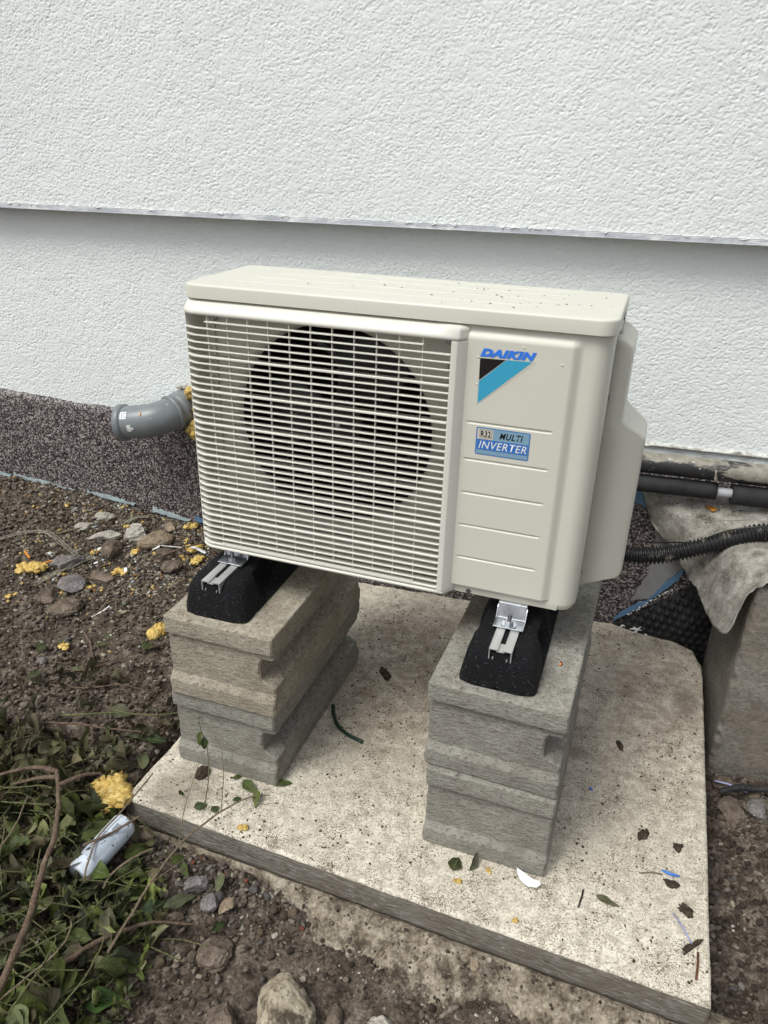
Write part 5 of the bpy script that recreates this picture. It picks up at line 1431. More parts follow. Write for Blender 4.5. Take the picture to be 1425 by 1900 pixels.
strip_obj('plastic_tab', 'small pale blue plastic tab at the foot of the tan stone', onsoil([(-0.545, 0.530), (-0.525, 0.540)], 0.014), 0.014, MATS['white_plastic'], 'plastic tab')
strip_obj('plastic_strip', 'broader bluish white strip tucked behind the left rubber foot', onsoil([(-0.450, 0.590), (-0.425, 0.592), (-0.395, 0.592)], 0.016), 0.011, MATS['white_plastic'], 'plastic strip')
strip_obj('plastic_strip', 'narrow white sliver standing in the bare soil', onsoil([(-0.532, 0.205), (-0.515, 0.238), (-0.507, 0.262)], 0.006), 0.004, MATS['white_plastic'], 'plastic strip')
strip_obj('plastic_chip', 'white chip by the yellow and pale netting end', onsoil([(-0.705, 0.47), (-0.69, 0.492)], 0.010), 0.012, MATS['white_plastic'], 'plastic chip')
strip_obj('plastic_chip', 'square white chip above the round grey stone', onsoil([(-0.672, 0.408), (-0.662, 0.414)], 0.012), 0.010, MATS['white_plastic'], 'plastic chip')
strip_obj('plastic_chip', 'white chip beside the yellow foam and brown stone', onsoil([(-0.575, 0.43), (-0.565, 0.415)], 0.016), 0.009, MATS['white_plastic'], 'plastic chip')
strip_obj('wood_splinter', 'orange-brown splinter pointing at the netting end', onsoil([(-0.800, 0.335), (-0.770, 0.375)], 0.010), 0.006, MATS['orange_plastic'], 'splinter', th=0.003)
strip_obj('cigarette_butt', 'short orange filter end with white tip on the soil', onsoil([(-0.878, 0.352), (-0.850, 0.340)], 0.007), 0.006, MATS['orange_plastic'], 'cigarette butt', th=0.004)
# netting strips
for lab, pp in (('grey netting strip arching from the picture edge to the rubble', [(-1.06, 0.33), (-1.0, 0.37), (-0.94, 0.43), (-0.88, 0.448), (-0.80, 0.432), (-0.735, 0.415), (-0.70, 0.405)]), ('grey netting strip running down beside the rough greyish lump', [(-0.690, 0.428), (-0.715, 0.37), (-0.735, 0.31), (-0.752, 0.255)]), ('pale mesh scrap leading up to the wall', [(-0.69, 0.60), (-0.675, 0.635), (-0.645, 0.66)])):
    P_ = [Vector(p) for p in spline(onsoil(pp, 0.016), 60)]
    rt = empty('netting_strip', lab, 'netting', P_[0])
    mb = MB()
    for off_ in (-0.0075, -0.0045, 0.0, 0.004, 0.0078):
        line = []
        for i, p in enumerate(P_):
            t_ = (P_[min(i + 1, len(P_) - 1)] - P_[max(i - 1, 0)]).normalized(); s_ = t_.cross(Vector((0, 0, 1))).normalized()
            line.append(p + s_ * (off_ + 0.0008 * math.sin(i * 0.7 + off_ * 900)) + Vector((0, 0, 0.0015 * math.sin(i * 0.33 + off_ * 500))))
        mb.tube(line, 0.0006, 4)
    for i in range(0, 60, 2):
        p = P_[i]; t_ = (P_[min(i + 1, 60)] - P_[max(i - 1, 0)]).normalized(); s_ = t_.cross(Vector((0, 0, 1))).normalized()
        mb.tube([p - s_ * 0.0075, p + s_ * 0.0078], 0.0005, 4)
    mb.build('mesh_threads', MATS['net'], rt, P_[0])
# scraps on the slab
strip_obj('cable_offcut', 'dark green cable offcut curled on the slab between the pillars', [(0.222, 0.165, 0.0045), (0.238, 0.135, 0.0045), (0.262, 0.102, 0.0045), (0.295, 0.080, 0.0045), (0.335, 0.070, 0.0045)], 0.001, MATS['green_rubber'], 'cable')
bpy.data.objects.remove([o for o in bpy.data.objects if o.name.startswith('cable_offcut')][0])
mb = MB(); mb.tube(spline([(0.222, 0.165, 0.0048), (0.238, 0.132, 0.0048), (0.262, 0.100, 0.0048), (0.295, 0.080, 0.0048), (0.337, 0.068, 0.0055)], 24), 0.0046, 12)
tag(mb.build('cable_offcut', MATS['green_rubber'], None, (0.28, 0.1, 0.005)), 'dark green cable offcut curled on the slab between the pillars', 'cable')
def scrap(name, label, poly, z, m, cat, th=0.0012, curl=0.0):
    n = len(poly); xm = sum(p[0] for p in poly) / n; ym = sum(p[1] for p in poly) / n
    mb = MB(); t_ = [(x, y, z + th + curl * ((x - xm) ** 2 + (y - ym) ** 2) * 100) for x, y in poly]; b_ = [(x, y, zz - th) for x, y, zz in t_]
    mb.add(b_ + t_, [tuple(range(n - 1, -1, -1)), tuple(range(n, 2 * n))] + [(i, (i + 1) % n, (i + 1) % n + n, i + n) for i in range(n)])
    return tag(mb.build(name, m, None, (xm, ym, z)), label, cat)
sc_o = scrap('plastic_scrap', 'torn white plastic scrap at the foot of the right pillar', [(0.740, -0.154), (0.757, -0.1535), (0.772, -0.160), (0.786, -0.163), (0.790, -0.172), (0.784, -0.181), (0.768, -0.180), (0.752, -0.172), (0.744, -0.163)], 0.0008, MATS['white_plastic'], 'plastic scrap', curl=0.15)
mb = MB(); mb.tube([(0.867, -0.148, 0.002), (0.866, -0.165, 0.002), (0.862, -0.190, 0.002)], 0.0017, 8); tag(mb.build('wire_offcut', MATS['black_wire'], None, (0.866, -0.165, 0.002)), 'short straight black wire piece lying on the slab', 'wire')
mb = MB(); mb.tube(spline([(1.005, -0.050, 0.003), (1.022, -0.055, 0.004), (1.040, -0.053, 0.003)], 8), [0.001, 0.002, 0.0026, 0.003, 0.0026, 0.003, 0.0022, 0.002, 0.001], 8); tag(mb.build('plastic_bit', MATS['blue_plastic'], None, (1.02, -0.055, 0.003)), 'bright blue plastic bit on the slab near its right edge', 'plastic bit')
mb = MB(); mb.tube([(1.028, -0.140, 0.002), (1.045, -0.165, 0.0035), (1.060, -0.193, 0.002)], 0.0014, 6); tag(mb.build('drinking_straw_bit', MATS['lilac_plastic'], None, (1.045, -0.165, 0.002)), 'thin lilac plastic stick on the slab near a muddy streak', 'plastic stick')
mb = MB(); mb.tube([(1.070, -0.205, 0.002), (1.069, -0.230, 0.0025), (1.066, -0.258, 0.002)], 0.0021, 7); tag(mb.build('wood_stick', MATS['red_wood'], None, (1.07, -0.23, 0.002)), 'reddish brown stick near the front right corner of the slab', 'stick')
mb = MB(); mb.tube([(0.965, -0.072, 0.002), (0.99, -0.062, 0.003), (1.008, -0.06, 0.002)], 0.0013, 6); tag(mb.build('dry_twig', MATS['dry_stem'], None, (0.99, -0.06, 0.002)), 'tiny dry twig beside the bright blue bit', 'twig')
mb = MB(); mb.tube([(0.852, 0.118, 0.002), (0.858, 0.112, 0.002)], 0.0024, 6); tag(mb.build('plastic_bit', MATS['blue_plastic'], None, (0.855, 0.115, 0.002)), 'small blue fleck on the slab close to the right pillar', 'plastic bit')
mb = MB(); mb.tube([(0.756, -0.006, PZ + 0.002), (0.758, 0.000, PZ + 0.0035), (0.757, 0.005, PZ + 0.002)], 0.0022, 8); tag(mb.build('copper_bit', MATS['copper'], None, (0.757, 0, PZ)), 'shiny copper bit on top of the right pillar', 'copper bit')
mb = MB(); mb.tube(spline([(1.140, 0.372, place_z(1.14, .372) + .03), (1.175, 0.366, place_z(1.14, .372) + .035), (1.212, 0.36, place_z(1.14, .372) + .03)], 8), 0.0026, 7); tag(mb.build('plastic_stick', MATS['lilac_plastic'], None, (1.17, 0.366, -0.1)), 'lilac plastic stick in the gap below the shaft', 'plastic stick')
rr_ = spline([(1.150, 0.335, place_z(1.15, .335) + .03), (1.185, 0.340, place_z(1.185, .34) + .042), (1.225, 0.352, place_z(1.22, .35) + .036), (1.27, 0.36, place_z(1.25, .36) + .03)], 60)
mb = MB(); mb.tube(rr_, [0.006 + 0.003 * random.random() for _ in rr_], 9); tag(mb.build('bag_twist', MATS['foam_black'], None, rr_[0]), 'crumpled black plastic strip in the gap below the shaft', 'plastic strip')
# mud patches with thickness on the slab
for i, (x, y, a, b, lab) in enumerate([(0.041, -0.148, .030, .040, 'dark mud clod on the slab in front of the left pillar'), (1.026, -0.075, .030, .022, 'muddy lump beside the bright blue bit'), (1.050, -0.125, .022, .026, 'dark mud smear near the right slab edge'), (1.062, -0.195, .055, .012, 'muddy streak crossing the lilac stick'), (0.97, 0.03, .03, .02, 'flat mud patch right of the right pillar'), (1.035, 0.02, .028, .022, 'mud patch close to the right slab edge'), (0.905, 0.28, .030, .018, 'greenish dirt flake on the shaded side of the slab'), (0.30, 0.33, .05, .03, 'mud patch between the pillars')]):
    stone_obj('mud_patch', lab, x, y, a * 0.85, b * 0.85, 0.006 if i else 0.022, 0.3 * i, MATS['mud'], 70.5 + i, z=0.0, sub=4, amp=1.1 if i else 0.5, sink=0.35, facets=1, cat='mud')

# ------------------------------------------------------------------ leaves
NU, NV = 10, 4
def leaf_mesh(L, W_, fold, curl, twist, wave, seed, tip=1.0):
    """returns verts (NU+1)*(NV+1), along +x from 0 to L, and uv"""
    u = np.linspace(0, 1, NU + 1); v = np.linspace(-1, 1, NV + 1)
    Ug, Vg = np.meshgrid(u, v, indexing='ij')
    prof_ = np.sin(PI * np.clip(Ug, 0, 1) ** 0.80) ** 0.85 * (1 - 0.25 * Ug)
    prof_ = np.maximum(prof_, 0.03)
    prof_[-1] = 0.012; prof_[0] = 0.03
    r_ = np.random.default_rng(seed)
    ser = 1 + 0.07 * np.sin(Ug * 50) * (np.abs(Vg) > 0.9)
    y = Vg * prof_ * W_ * 0.5 * ser
    x = Ug * L
    z = np.abs(Vg) * prof_ * W_ * 0.5 * fold + wave * np.sin(Ug * 7 + r_.uniform(0, 6)) * Vg + wave * 0.8 * np.sin(Ug * 13 + r_.uniform(0, 6)) * np.abs(Vg)
    # curl lengthwise
    th = curl * Ug
    if abs(curl) > 1e-3:
        x2 = L / curl * np.sin(th); z2 = -L / curl * (1 - np.cos(th))
    else: x2, z2 = x, 0
    zz = z * np.cos(th) + z2; xx = x2 + z * np.sin(th)
    a = twist * Ug
    yy = y * np.cos(a); zz = zz + y * np.sin(a)
    V = np.stack([xx, yy, zz], -1).reshape(-1, 3)
    uv = np.stack([Ug, Vg * 0.5 + 0.5], -1).reshape(-1, 2)
    return V, uv
_I = np.arange((NU + 1) * (NV + 1)).reshape(NU + 1, NV + 1)
LF = np.stack([_I[:-1, :-1], _I[1:, :-1], _I[1:, 1:], _I[:-1, 1:]], -1).reshape(-1, 4)
LEAFC = [(0.100, 0.125, 0.032), (0.130, 0.160, 0.038), (0.070, 0.090, 0.028), (0.085, 0.100, 0.050), (0.170, 0.185, 0.075), (0.21, 0.21, 0.11), (0.16, 0.13, 0.075), (0.10, 0.085, 0.055), (0.05, 0.06, 0.034)]
LEAFW = [5, 4.5, 4, 4, 4.2, 3.4, 2.6, 3.2, 2.4]
protoL = [leaf_mesh(1.0, random.uniform(0.20, 0.52), random.uniform(0.1, 2.2), random.uniform(-1.8, 2.8), random.uniform(-2.6, 2.6), random.uniform(0.02, 0.16), 300 + i) for i in range(40)]
# trailing heap of cut greenery on the left
POLY = np.array([(-0.60, -0.20), (-0.30, -0.175), (-0.125, -0.115), (-0.115, -0.245), (0.020, -0.315), (0.085, -0.365), (0.150, -0.47), (0.160, -0.58), (0.15, -0.80), (-0.2, -0.95), (-0.7, -0.8), (-0.8, -0.3)])
def inside(x, y, poly):
    c = np.zeros(len(x), bool); n = len(poly); j = n - 1
    for i in range(n):
        xi, yi = poly[i]; xj, yj = poly[j]
        t_ = ((yi > y) != (yj > y)) & (x < (xj - xi) * (y - yi) / (yj - yi + 1e-12) + xi)
        c ^= t_; j = i
    return c
def heap_h(x, y):
    """height of the heap over the soil"""
    d = np.full(len(x), 9.0); n = len(POLY)
    P_ = np.column_stack([x, y])
    for i in range(n):
        a, b = POLY[i], POLY[(i + 1) % n]; ab = b - a
        t_ = np.clip(((P_ - a) @ ab) / (ab @ ab), 0, 1); d = np.minimum(d, np.linalg.norm(P_ - a - t_[:, None] * ab, axis=1))
    h = 0.052 * sstep(0.0, 0.16, d) + 0.016 * fbm(P3(x * 9, y * 9, 6), 3)
    return np.clip(h, 0.002, 1) * inside(x, y, POLY)
def leaf_cloud(name, label, N, posf, lmin, lmax, tilt, colw=None, hmin=0.0, hmax=1.0):
    x, y, top_ = posf(N); N = len(x)
    base = HT(x, y)
    z = base + 0.004 + top_ * rng.uniform(hmin, hmax, N)
    k = rng.integers(0, len(protoL), N)
    PV = np.array([p[0] for p in protoL]); PU = np.array([p[1] for p in protoL])
    s_ = rng.uniform(lmin, lmax, N)
    yaw = rng.uniform(0, 2 * PI, N); pit = rng.normal(0, tilt, N); rol = rng.normal(0, tilt * 1.5, N)
    V = PV[k] * s_[:, None, None]
    V = V - V.mean(1, keepdims=True)
    cr, sr = np.cos(rol)[:, None], np.sin(rol)[:, None]
    Y_ = V[..., 1] * cr - V[..., 2] * sr; Z_ = V[..., 1] * sr + V[..., 2] * cr; X_ = V[..., 0]
    cp, sp_ = np.cos(pit)[:, None], np.sin(pit)[:, None]
    X2 = X_ * cp + Z_ * sp_; Z2 = -X_ * sp_ + Z_ * cp
    cy_, sy_ = np.cos(yaw)[:, None], np.sin(yaw)[:, None]
    X3 = X2 * cy_ - Y_ * sy_; Y3 = X2 * sy_ + Y_ * cy_
    Zf = Z2 + z[:, None]
    lo = (Zf - (base + 0.0025)[:, None]).min(1); Zf = Zf - np.minimum(lo, 0)[:, None]
    P_ = np.stack([X3 + x[:, None], Y3 + y[:, None], Zf], -1).reshape(-1, 3)
    nvv = PV.shape[1]
    F = (LF[None] + (np.arange(N) * nvv)[:, None, None]).reshape(-1, 4)
    w = np.array(colw or LEAFW, float); ci = rng.choice(len(LEAFC), N, p=w / w.sum())
    c = np.array(LEAFC)[ci] * rng.uniform(0.7, 1.85, (N, 1))
    br = np.clip(sstep(-0.42, -0.16, y - 0.25 * (x + 0.2)) * 0.9 + rng.uniform(-0.35, 0.25, N), 0, 0.9)[:, None]
    c = c * (1 - br) + np.array([0.105, 0.085, 0.058]) * rng.uniform(0.5, 1.4, (N, 1)) * br
    o = raw_obj(name, P_, F, MATS['leaf'], col=np.repeat(c, nvv, 0), uv=PU[k].reshape(-1, 2))
    return tag(o, label, None, kind='stuff')
def heappos(N):
    x = rng.uniform(-0.75, 0.17, N); y = rng.uniform(-0.9, -0.07, N)
    ok = inside(x, y, POLY); x, y = x[ok], y[ok]
    # fewer leaves towards the upper, muddier end
    ok = rng.uniform(0, 1, len(x)) < (1.0 - 0.35 * sstep(-0.25, -0.12, y)); x, y = x[ok], y[ok]
    ok = (x + 0.106) ** 2 + (y + 0.252) ** 2 > 0.042 ** 2; x, y = x[ok], y[ok]
    # keep the can free
    ok = ~((np.abs(x + 0.030) < 0.040) & (y > -0.412) & (y < -0.315)); x, y = x[ok], y[ok]
    return x, y, heap_h(x, y)
leaf_cloud('leaf_litter', 'heap of wilting cut leaves and stems, too many to count', 2050, heappos, 0.026, 0.080, 0.70)
leaf_cloud('leaf_scraps', 'shrivelled brown and olive leaf scraps in the heap', 2600, heappos, 0.010, 0.034, 0.9, [2, 2, 2, 3, 2, 3, 5, 6, 5], 0.2, 1.05)
def muddy(N):
    x = rng.uniform(-0.70, -0.10, N); y = rng.uniform(-0.16, 0.06, N)
    ok = (rng.uniform(-0.5, 0.5, N) < fbm(P3(x * 8, y * 8, 1), 2) - 0.15 * sstep(-0.1, 0.06, y)) & (x < -0.10)
    x, y = x[ok], y[ok]; return x, y, np.full(len(x), 0.006)
leaf_cloud('muddy_leaves', 'muddy trodden leaves in the soil', 170, muddy, 0.026, 0.055, 0.25, [.5, .3, 1, 3, 1, 1, 5, 8, 6])

protoM = {}
def leaf_obj(label, x, y, z, L, yaw, col, pitch=0.0, roll=0.0, W_=0.55, fold=0.25, curl=0.5, twist=0.2, group=None, seed=1, stalk=True, cat='leaf'):
    V, uv = leaf_mesh(L, W_ * L, fold, curl, twist, 0.03 * L, seed)
    V = V - np.array([L / 2, 0, 0])
    V = V @ np.array(Matrix.Rotation(yaw, 3, 'Z') @ Matrix.Rotation(pitch, 3, 'Y') @ Matrix.Rotation(roll, 3, 'X')).T
    V[:, 2] -= V[:, 2].min()
    o = bpy.data.objects.new('leaf', raw_mesh('leaf', V, LF, MATS['leaf'], col=np.tile(np.array(col), (len(V), 1)), uv=uv))
    o.location = (x, y, z); link(o)
    return tag(o, label, cat, group)
G1, G2, G3, G4, G5 = (0.085, 0.120, 0.030), (0.070, 0.085, 0.035), (0.150, 0.165, 0.085), (0.10, 0.095, 0.055), (0.055, 0.085, 0.030)
LV_ = [
 ('round dark olive leaf flat on the slab by the right pillar', 0.626, -0.178, .001, .036, 1.5, (0.055, 0.062, 0.022), .0, .0, .85, .08, .15),
 ('folded grey-green leaf leaning on the foot of the right pillar', 0.660, -0.166, .001, .040, 1.3, (0.10, 0.095, 0.06), -.5, .9, .5, .6, .3),
 ('flat greyish leaf on the slab beside the straight black wire', 0.912, -0.158, .001, .044, -0.2, (0.13, 0.13, 0.07), .0, .0, .38, .1, .1),
 ('small upright green leaf on the slab near the front left corner', 0.036, -0.219, .002, .024, 1.6, G1, .6, .5, .7, .4, .2),
 ('green leaf on the slab beside the dead branch', 0.088, -0.229, .002, .028, 0.7, G5, -.1, .2, .7, .3, .3),
 ('small dark leaf on the slab right of the green one', 0.121, -0.226, .002, .022, 1.2, G2, .0, .2, .7, .3, .3),
 ('green leaf pointing right at the foot of the left pillar', 0.222, -0.112, .001, .040, 0.5, G1, .0, .1, .45, .3, .3),
 ('broad green leaf at the left pillar foot, below the pointed one', 0.160, -0.150, .003, .040, -0.3, G1, .1, .2, .7, .2, .3),
 ('curled green leaf hanging over weeds before the left pillar', 0.190, -0.176, .002, .036, -1.3, (0.12, 0.16, 0.035), .2, .3, .6, .3, .5),
 ('dark small leaf under the weeds before the left pillar', 0.150, -0.185, .001, .020, 1.0, G5, .0, .1, .6, .3, .3),
 ('narrow green leaf by the ochre crumb', 0.120, -0.130, .001, .026, 0.9, G1, .0, .2, .4, .3, .3),
 ('long pale leaf beside the slab behind the yellow foam', -0.112, -0.150, None, .082, 2.2, G3, .0, .3, .36, .3, .2),
 ('broad pale green leaf left of the long pale one', -0.165, -0.165, None, .055, 1.2, G3, .0, .1, .7, .2, .3),
 ('dark green leaf at the slab edge behind the foam', -0.105, -0.105, None, .045, 0.4, G5, .1, .2, .6, .3, .3),
 ('bright green leaf at the slab edge close to the left pillar', -0.090, -0.080, None, .034, 0.9, G1, .1, .2, .6, .3, .3),
 ('wide muddy leaf in the soil left of the left pillar', -0.230, -0.062, None, .060, 0.5, (0.14, 0.14, 0.085), .1, .1, .75, .1, .4),
 ('crumpled grey-green leaf on dark soil beside the left pillar', -0.305, 0.155, None, .042, 0.8, G2, .1, .3, .7, .3, .5),
 ('small green leaf on bare soil below the rubble', -0.440, 0.165, None, .034, 1.8, G3, .1, .3, .5, .3, .4),
 ('narrow leaf lying next to the small green leaf', -0.420, 0.120, None, .042, 0.6, (0.11, 0.11, 0.045), .0, .4, .3, .5, .3),
 ('greenish leaf on bare soil left of the twig', -0.555, 0.045, None, .042, 1.8, G2, .0, .2, .75, .2, .3),
 ('pale half-buried leaf above the greenish one', -0.530, 0.090, None, .050, 0.1, (0.10, 0.09, 0.055), .0, .1, .6, .2, .2),
 ('flat olive leaf on the bare soil near the middle', -0.425, 0.018, None, .034, 0.2, G3, .0, .1, .45, .2, .2),
 ('dark leaf alone on the muddy ground at the left', -0.500, -0.040, None, .040, 1.1, G2, .0, .2, .6, .2, .2),
 ('tiny green sprout leaf in the rubble soil', -0.475, 0.275, None, .022, 1.4, G1, .5, .3, .5, .3, .3),
 ('pale striped leaf in front of the slab, hanging from the gravel', 0.190, -0.335, None, .040, -1.4, G3, .2, .2, .55, .3, .4),
 ('long grey-green leaf lying in gravel below the slab edge', 0.145, -0.400, None, .072, 1.0, (0.12, 0.13, 0.075), .1, .2, .35, .4, .3),
 ('narrow dark green leaf standing in the soil before the slab', 0.232, -0.405, None, .048, 1.3, G5, .3, .5, .28, .5, .2),
 ('green leaf tucked under the slab edge behind the stems', 0.090, -0.325, None, .038, 1.2, G1, .2, .3, .5, .4, .4),
 ('pointed green leaf by the grey pebble', 0.115, -0.340, None, .034, -0.7, G1, .2, .3, .5, .4, .4),
 ('large green leaf just right of the can', 0.032, -0.395, None, .052, 0.2, G1, .0, .2, .7, .2, .3),
 ('broad dark veined leaf on the soil right of the heap', 0.108, -0.430, None, .058, 1.2, (0.050, 0.085, 0.040), .1, .2, .62, .2, .3),
 ('large leaf with drooping edge below the can', -0.010, -0.438, None, .060, 0.1, (0.10, 0.145, 0.03), -.1, .1, .75, .15, .4),
 ('bright green leaf pointing down beside the can', 0.010, -0.345, None, .060, 1.2, (0.09, 0.12, 0.03), .1, .4, .5, .4, .3),
 ('long olive leaf along the left side of the can', -0.072, -0.345, None, .085, 1.1, (0.11, 0.14, 0.04), .1, .3, .42, .4, .2),
 ('wilted grey leaf hanging on the dark branch', 0.078, -0.520, None, .072, -1.0, (0.115, 0.11, 0.065), .3, .3, .45, .5, .4),
 ('ribbed bright green leaf at the right end of the heap', 0.118, -0.600, None, .060, 0.5, (0.07, 0.14, 0.03), -.2, .3, .7, .4, .6),
 ('thick pale folded leaf at the bottom of the heap', 0.090, -0.665, None, .075, -0.4, (0.15, 0.19, 0.07), .0, .4, .45, .7, .2),
 ('pale torn leaf low in the bottom left corner', 0.055, -0.705, None, .062, -0.5, (0.17, 0.21, 0.085), .0, .2, .6, .3, .3),
]
for i, r_ in enumerate(LV_):
    lab, x, y, z, L, yaw, col, pit, rol, W_, fo, cu = r_
    if z is None:
        hh = float(heap_h(np.array([x]), np.array([y]))[0])
        z = place_z(x, y) + 0.004 + hh * 1.05
    leaf_obj(lab, x, y, z, L, yaw, col, pit, rol, W_, fo, cu, 0.15, seed=500 + i)

# ------------------------------------------------------------------ twigs and stems
def twig(name, label, pts_, r0, r1, m, side=(), cat='twig', n=8, leaves=()):
    P_ = spline(pts_, 10 * (len(pts_) - 1)); N = len(P_)
    P_ = [tuple(np.array(p) + 0.0012 * np.array([float(vnoise(np.array([i * 0.35, 3.1, r0 * 900]))), float(vnoise(np.array([i * 0.35, 8.1, r0 * 900]))), 0])) for i, p in enumerate(P_)]
    rs_ = [(r0 + (r1 - r0) * i / (N - 1)) * (1 + 0.16 * (i % 9 == 4)) for i in range(N)]
    if not side and not leaves:
        mb = MB(); mb.tube(P_, rs_, n); return tag(mb.build(name, m, None, pts_[0]), label, cat)
    rt = empty(name, label, cat, pts_[0])
    mb = MB(); mb.tube(P_, rs_, n); mb.build('stem', m, rt, pts_[0])
    for sp_ in side:
        mb = MB(); q_ = spline(sp_, 8 * (len(sp_) - 1)); mb.tube(q_, [r1 * (0.9 - 0.5 * i / len(q_)) for i in range(len(q_))], 6); mb.build('side_shoot', m, rt, pts_[0])
    for (p, L, yaw, pit, col) in leaves:
        V, uv = leaf_mesh(L, L * 0.55, 0.3, 0.5, 0.2, 0.03 * L, int(L * 1e5))
        V = V @ np.array(Matrix.Rotation(yaw, 3, 'Z') @ Matrix.Rotation(pit, 3, 'Y')).T + np.array(p) - np.array(pts_[0])
        link(bpy.data.objects.new('leaf', raw_mesh('leaf', V, LF, MATS['leaf'], col=np.tile(np.array(col), (len(V), 1)), uv=uv)), rt)
    return rt
def zz(x, y, h=0.0): return (x, y, place_z(x, y) + h)
twig('branch', 'thick brown cut branch lying across the leaf heap', [(-0.222, -0.298, 0.060), (-0.196, -0.312, 0.078), (-0.172, -0.335, 0.080), (-0.125, -0.390, 0.078), (-0.088, -0.442, 0.076), (-0.055, -0.510, 0.078), (-0.010, -0.590, 0.082), (0.030, -0.680, 0.085), (0.06, -0.78, 0.08)], 0.0034, 0.0064, MATS['bark'],
     side=[[(-0.196, -0.312, 0.078), (-0.25, -0.315, 0.072), (-0.31, -0.345, 0.06), (-0.36, -0.39, 0.05)], [(-0.180, -0.325, 0.079), (-0.22, -0.335, 0.072), (-0.27, -0.36, 0.06)], [(-0.165, -0.345, 0.08), (-0.14, -0.30, 0.075), (-0.118, -0.27, 0.06)]], cat='branch')
twig('branch', 'dark thin branch half buried at the right end of the heap', [(0.195, -0.600 + .17, -0.055), (0.135, -0.465, -0.035), (0.105, -0.50, -0.020), (0.075, -0.545, -0.010), (0.045, -0.60, -0.010)], 0.0022, 0.0052, MATS['bark'], cat='branch')
twig('dry_branch', 'long dry forked twig reaching from the heap up over the slab edge', [(0.110, -0.560, 0.00), (0.100, -0.470, -0.005), (0.098, -0.420, 0.0), (0.112, -0.345, 0.022), (0.128, -0.290, 0.024), (0.148, -0.235, 0.022), (0.180, -0.180, 0.016), (0.215, -0.158, 0.012)], 0.0030, 0.0012, MATS['dry_stem'],
     side=[[(0.112, -0.345, 0.022), (0.088, -0.285, 0.045), (0.078, -0.235, 0.070), (0.075, -0.20, 0.095)], [(0.145, -0.240, 0.023), (0.118, -0.18, 0.060), (0.10, -0.155, 0.10), (0.085, -0.150, 0.125)], [(0.098, -0.420, 0.0), (0.135, -0.355, 0.01), (0.165, -0.318, 0.012)], [(0.180, -0.180, 0.016), (0.205, -0.185, 0.01), (0.235, -0.165, 0.006)]], cat='branch')
twig('dry_twig', 'thin dry stem leaning over the white can', [(-0.01, -0.245, 0.075), (-0.028, -0.33, 0.045), (-0.038, -0.39, 0.035), (-0.022, -0.44, 0.03), (-0.010, -0.470, 0.02)], 0.0016, 0.0020, MATS['dry_stem'])
twig('dry_twig', 'second thin stem crossing the white can beside the first', [(0.012, -0.325, 0.045), (-0.022, -0.375, 0.034), (-0.050, -0.415, 0.036)], 0.0022, 0.0026, MATS['bark'])
twig('dry_twig', 'curved pale twig between the can and the gravel', [(0.050, -0.345, -0.01), (0.036, -0.380, 0.0), (0.018, -0.425, 0.0), (0.015, -0.455, -0.01)], 0.0026, 0.0022, MATS['dry_stem'])
twig('dry_twig', 'brown twig standing upright on the bare soil', [zz(-0.505, 0.148, .012), zz(-0.455, 0.110, .016), zz(-0.398, 0.052, .012), zz(-0.388, 0.030, .006)], 0.0026, 0.0030, MATS['bark'])
twig('dry_twig', 'thin tan twig below the green sprout leaf', [zz(-0.500, 0.300, .012), zz(-0.515, 0.262, .014), zz(-0.520, 0.235, .008)], 0.0022, 0.0020, MATS['dry_stem'])
twig('dry_twig', 'long thin brown twig curving over the dark soil toward the pillar', [zz(-0.480, -0.02, .008), zz(-0.40, 0.02, .012), zz(-0.33, 0.10, .014), zz(-0.275, 0.20, .016), zz(-0.25, 0.24, .01)], 0.0020, 0.0014, MATS['bark'])
twig('dry_twig', 'twig crossing the foam strand behind the left foot', [zz(-0.500, 0.480, .022), zz(-0.46, 0.53, .032), zz(-0.43, 0.585, .032), zz(-0.415, 0.64, .02)], 0.0034, 0.0022, MATS['bark'])
twig('dry_twig', 'thin rooty twig above the crusty lumps', [zz(-0.86, 0.47, .008), zz(-0.80, 0.52, .012), zz(-0.755, 0.575, .016)], 0.0026, 0.0018, MATS['dry_stem'])
twig('vine_stem', 'straight yellow-green stem running to the foot of the left pillar', [zz(-0.345, -0.135, .02), zz(-0.28, -0.122, .036), zz(-0.22, -0.085, .030), zz(-0.15, -0.058, .040), (-0.085, -0.025, 0.038)], 0.0026, 0.0014, MATS['green_stem'])
twig('dry_twig', 'long brown stem parallel to the yellow-green one', [zz(-0.365, -0.175, .034), zz(-0.28, -0.155, .04), zz(-0.20, -0.135, .04), zz(-0.12, -0.105, .03)], 0.0028, 0.0018, MATS['bark'])
twig('dry_twig', 'dark root across the muddy ground', [zz(-0.44, -0.06, .008), zz(-0.36, -0.035, .010), zz(-0.28, 0.01, .012), zz(-0.20, 0.03, .008)], 0.0022, 0.0014, MATS['bark'])
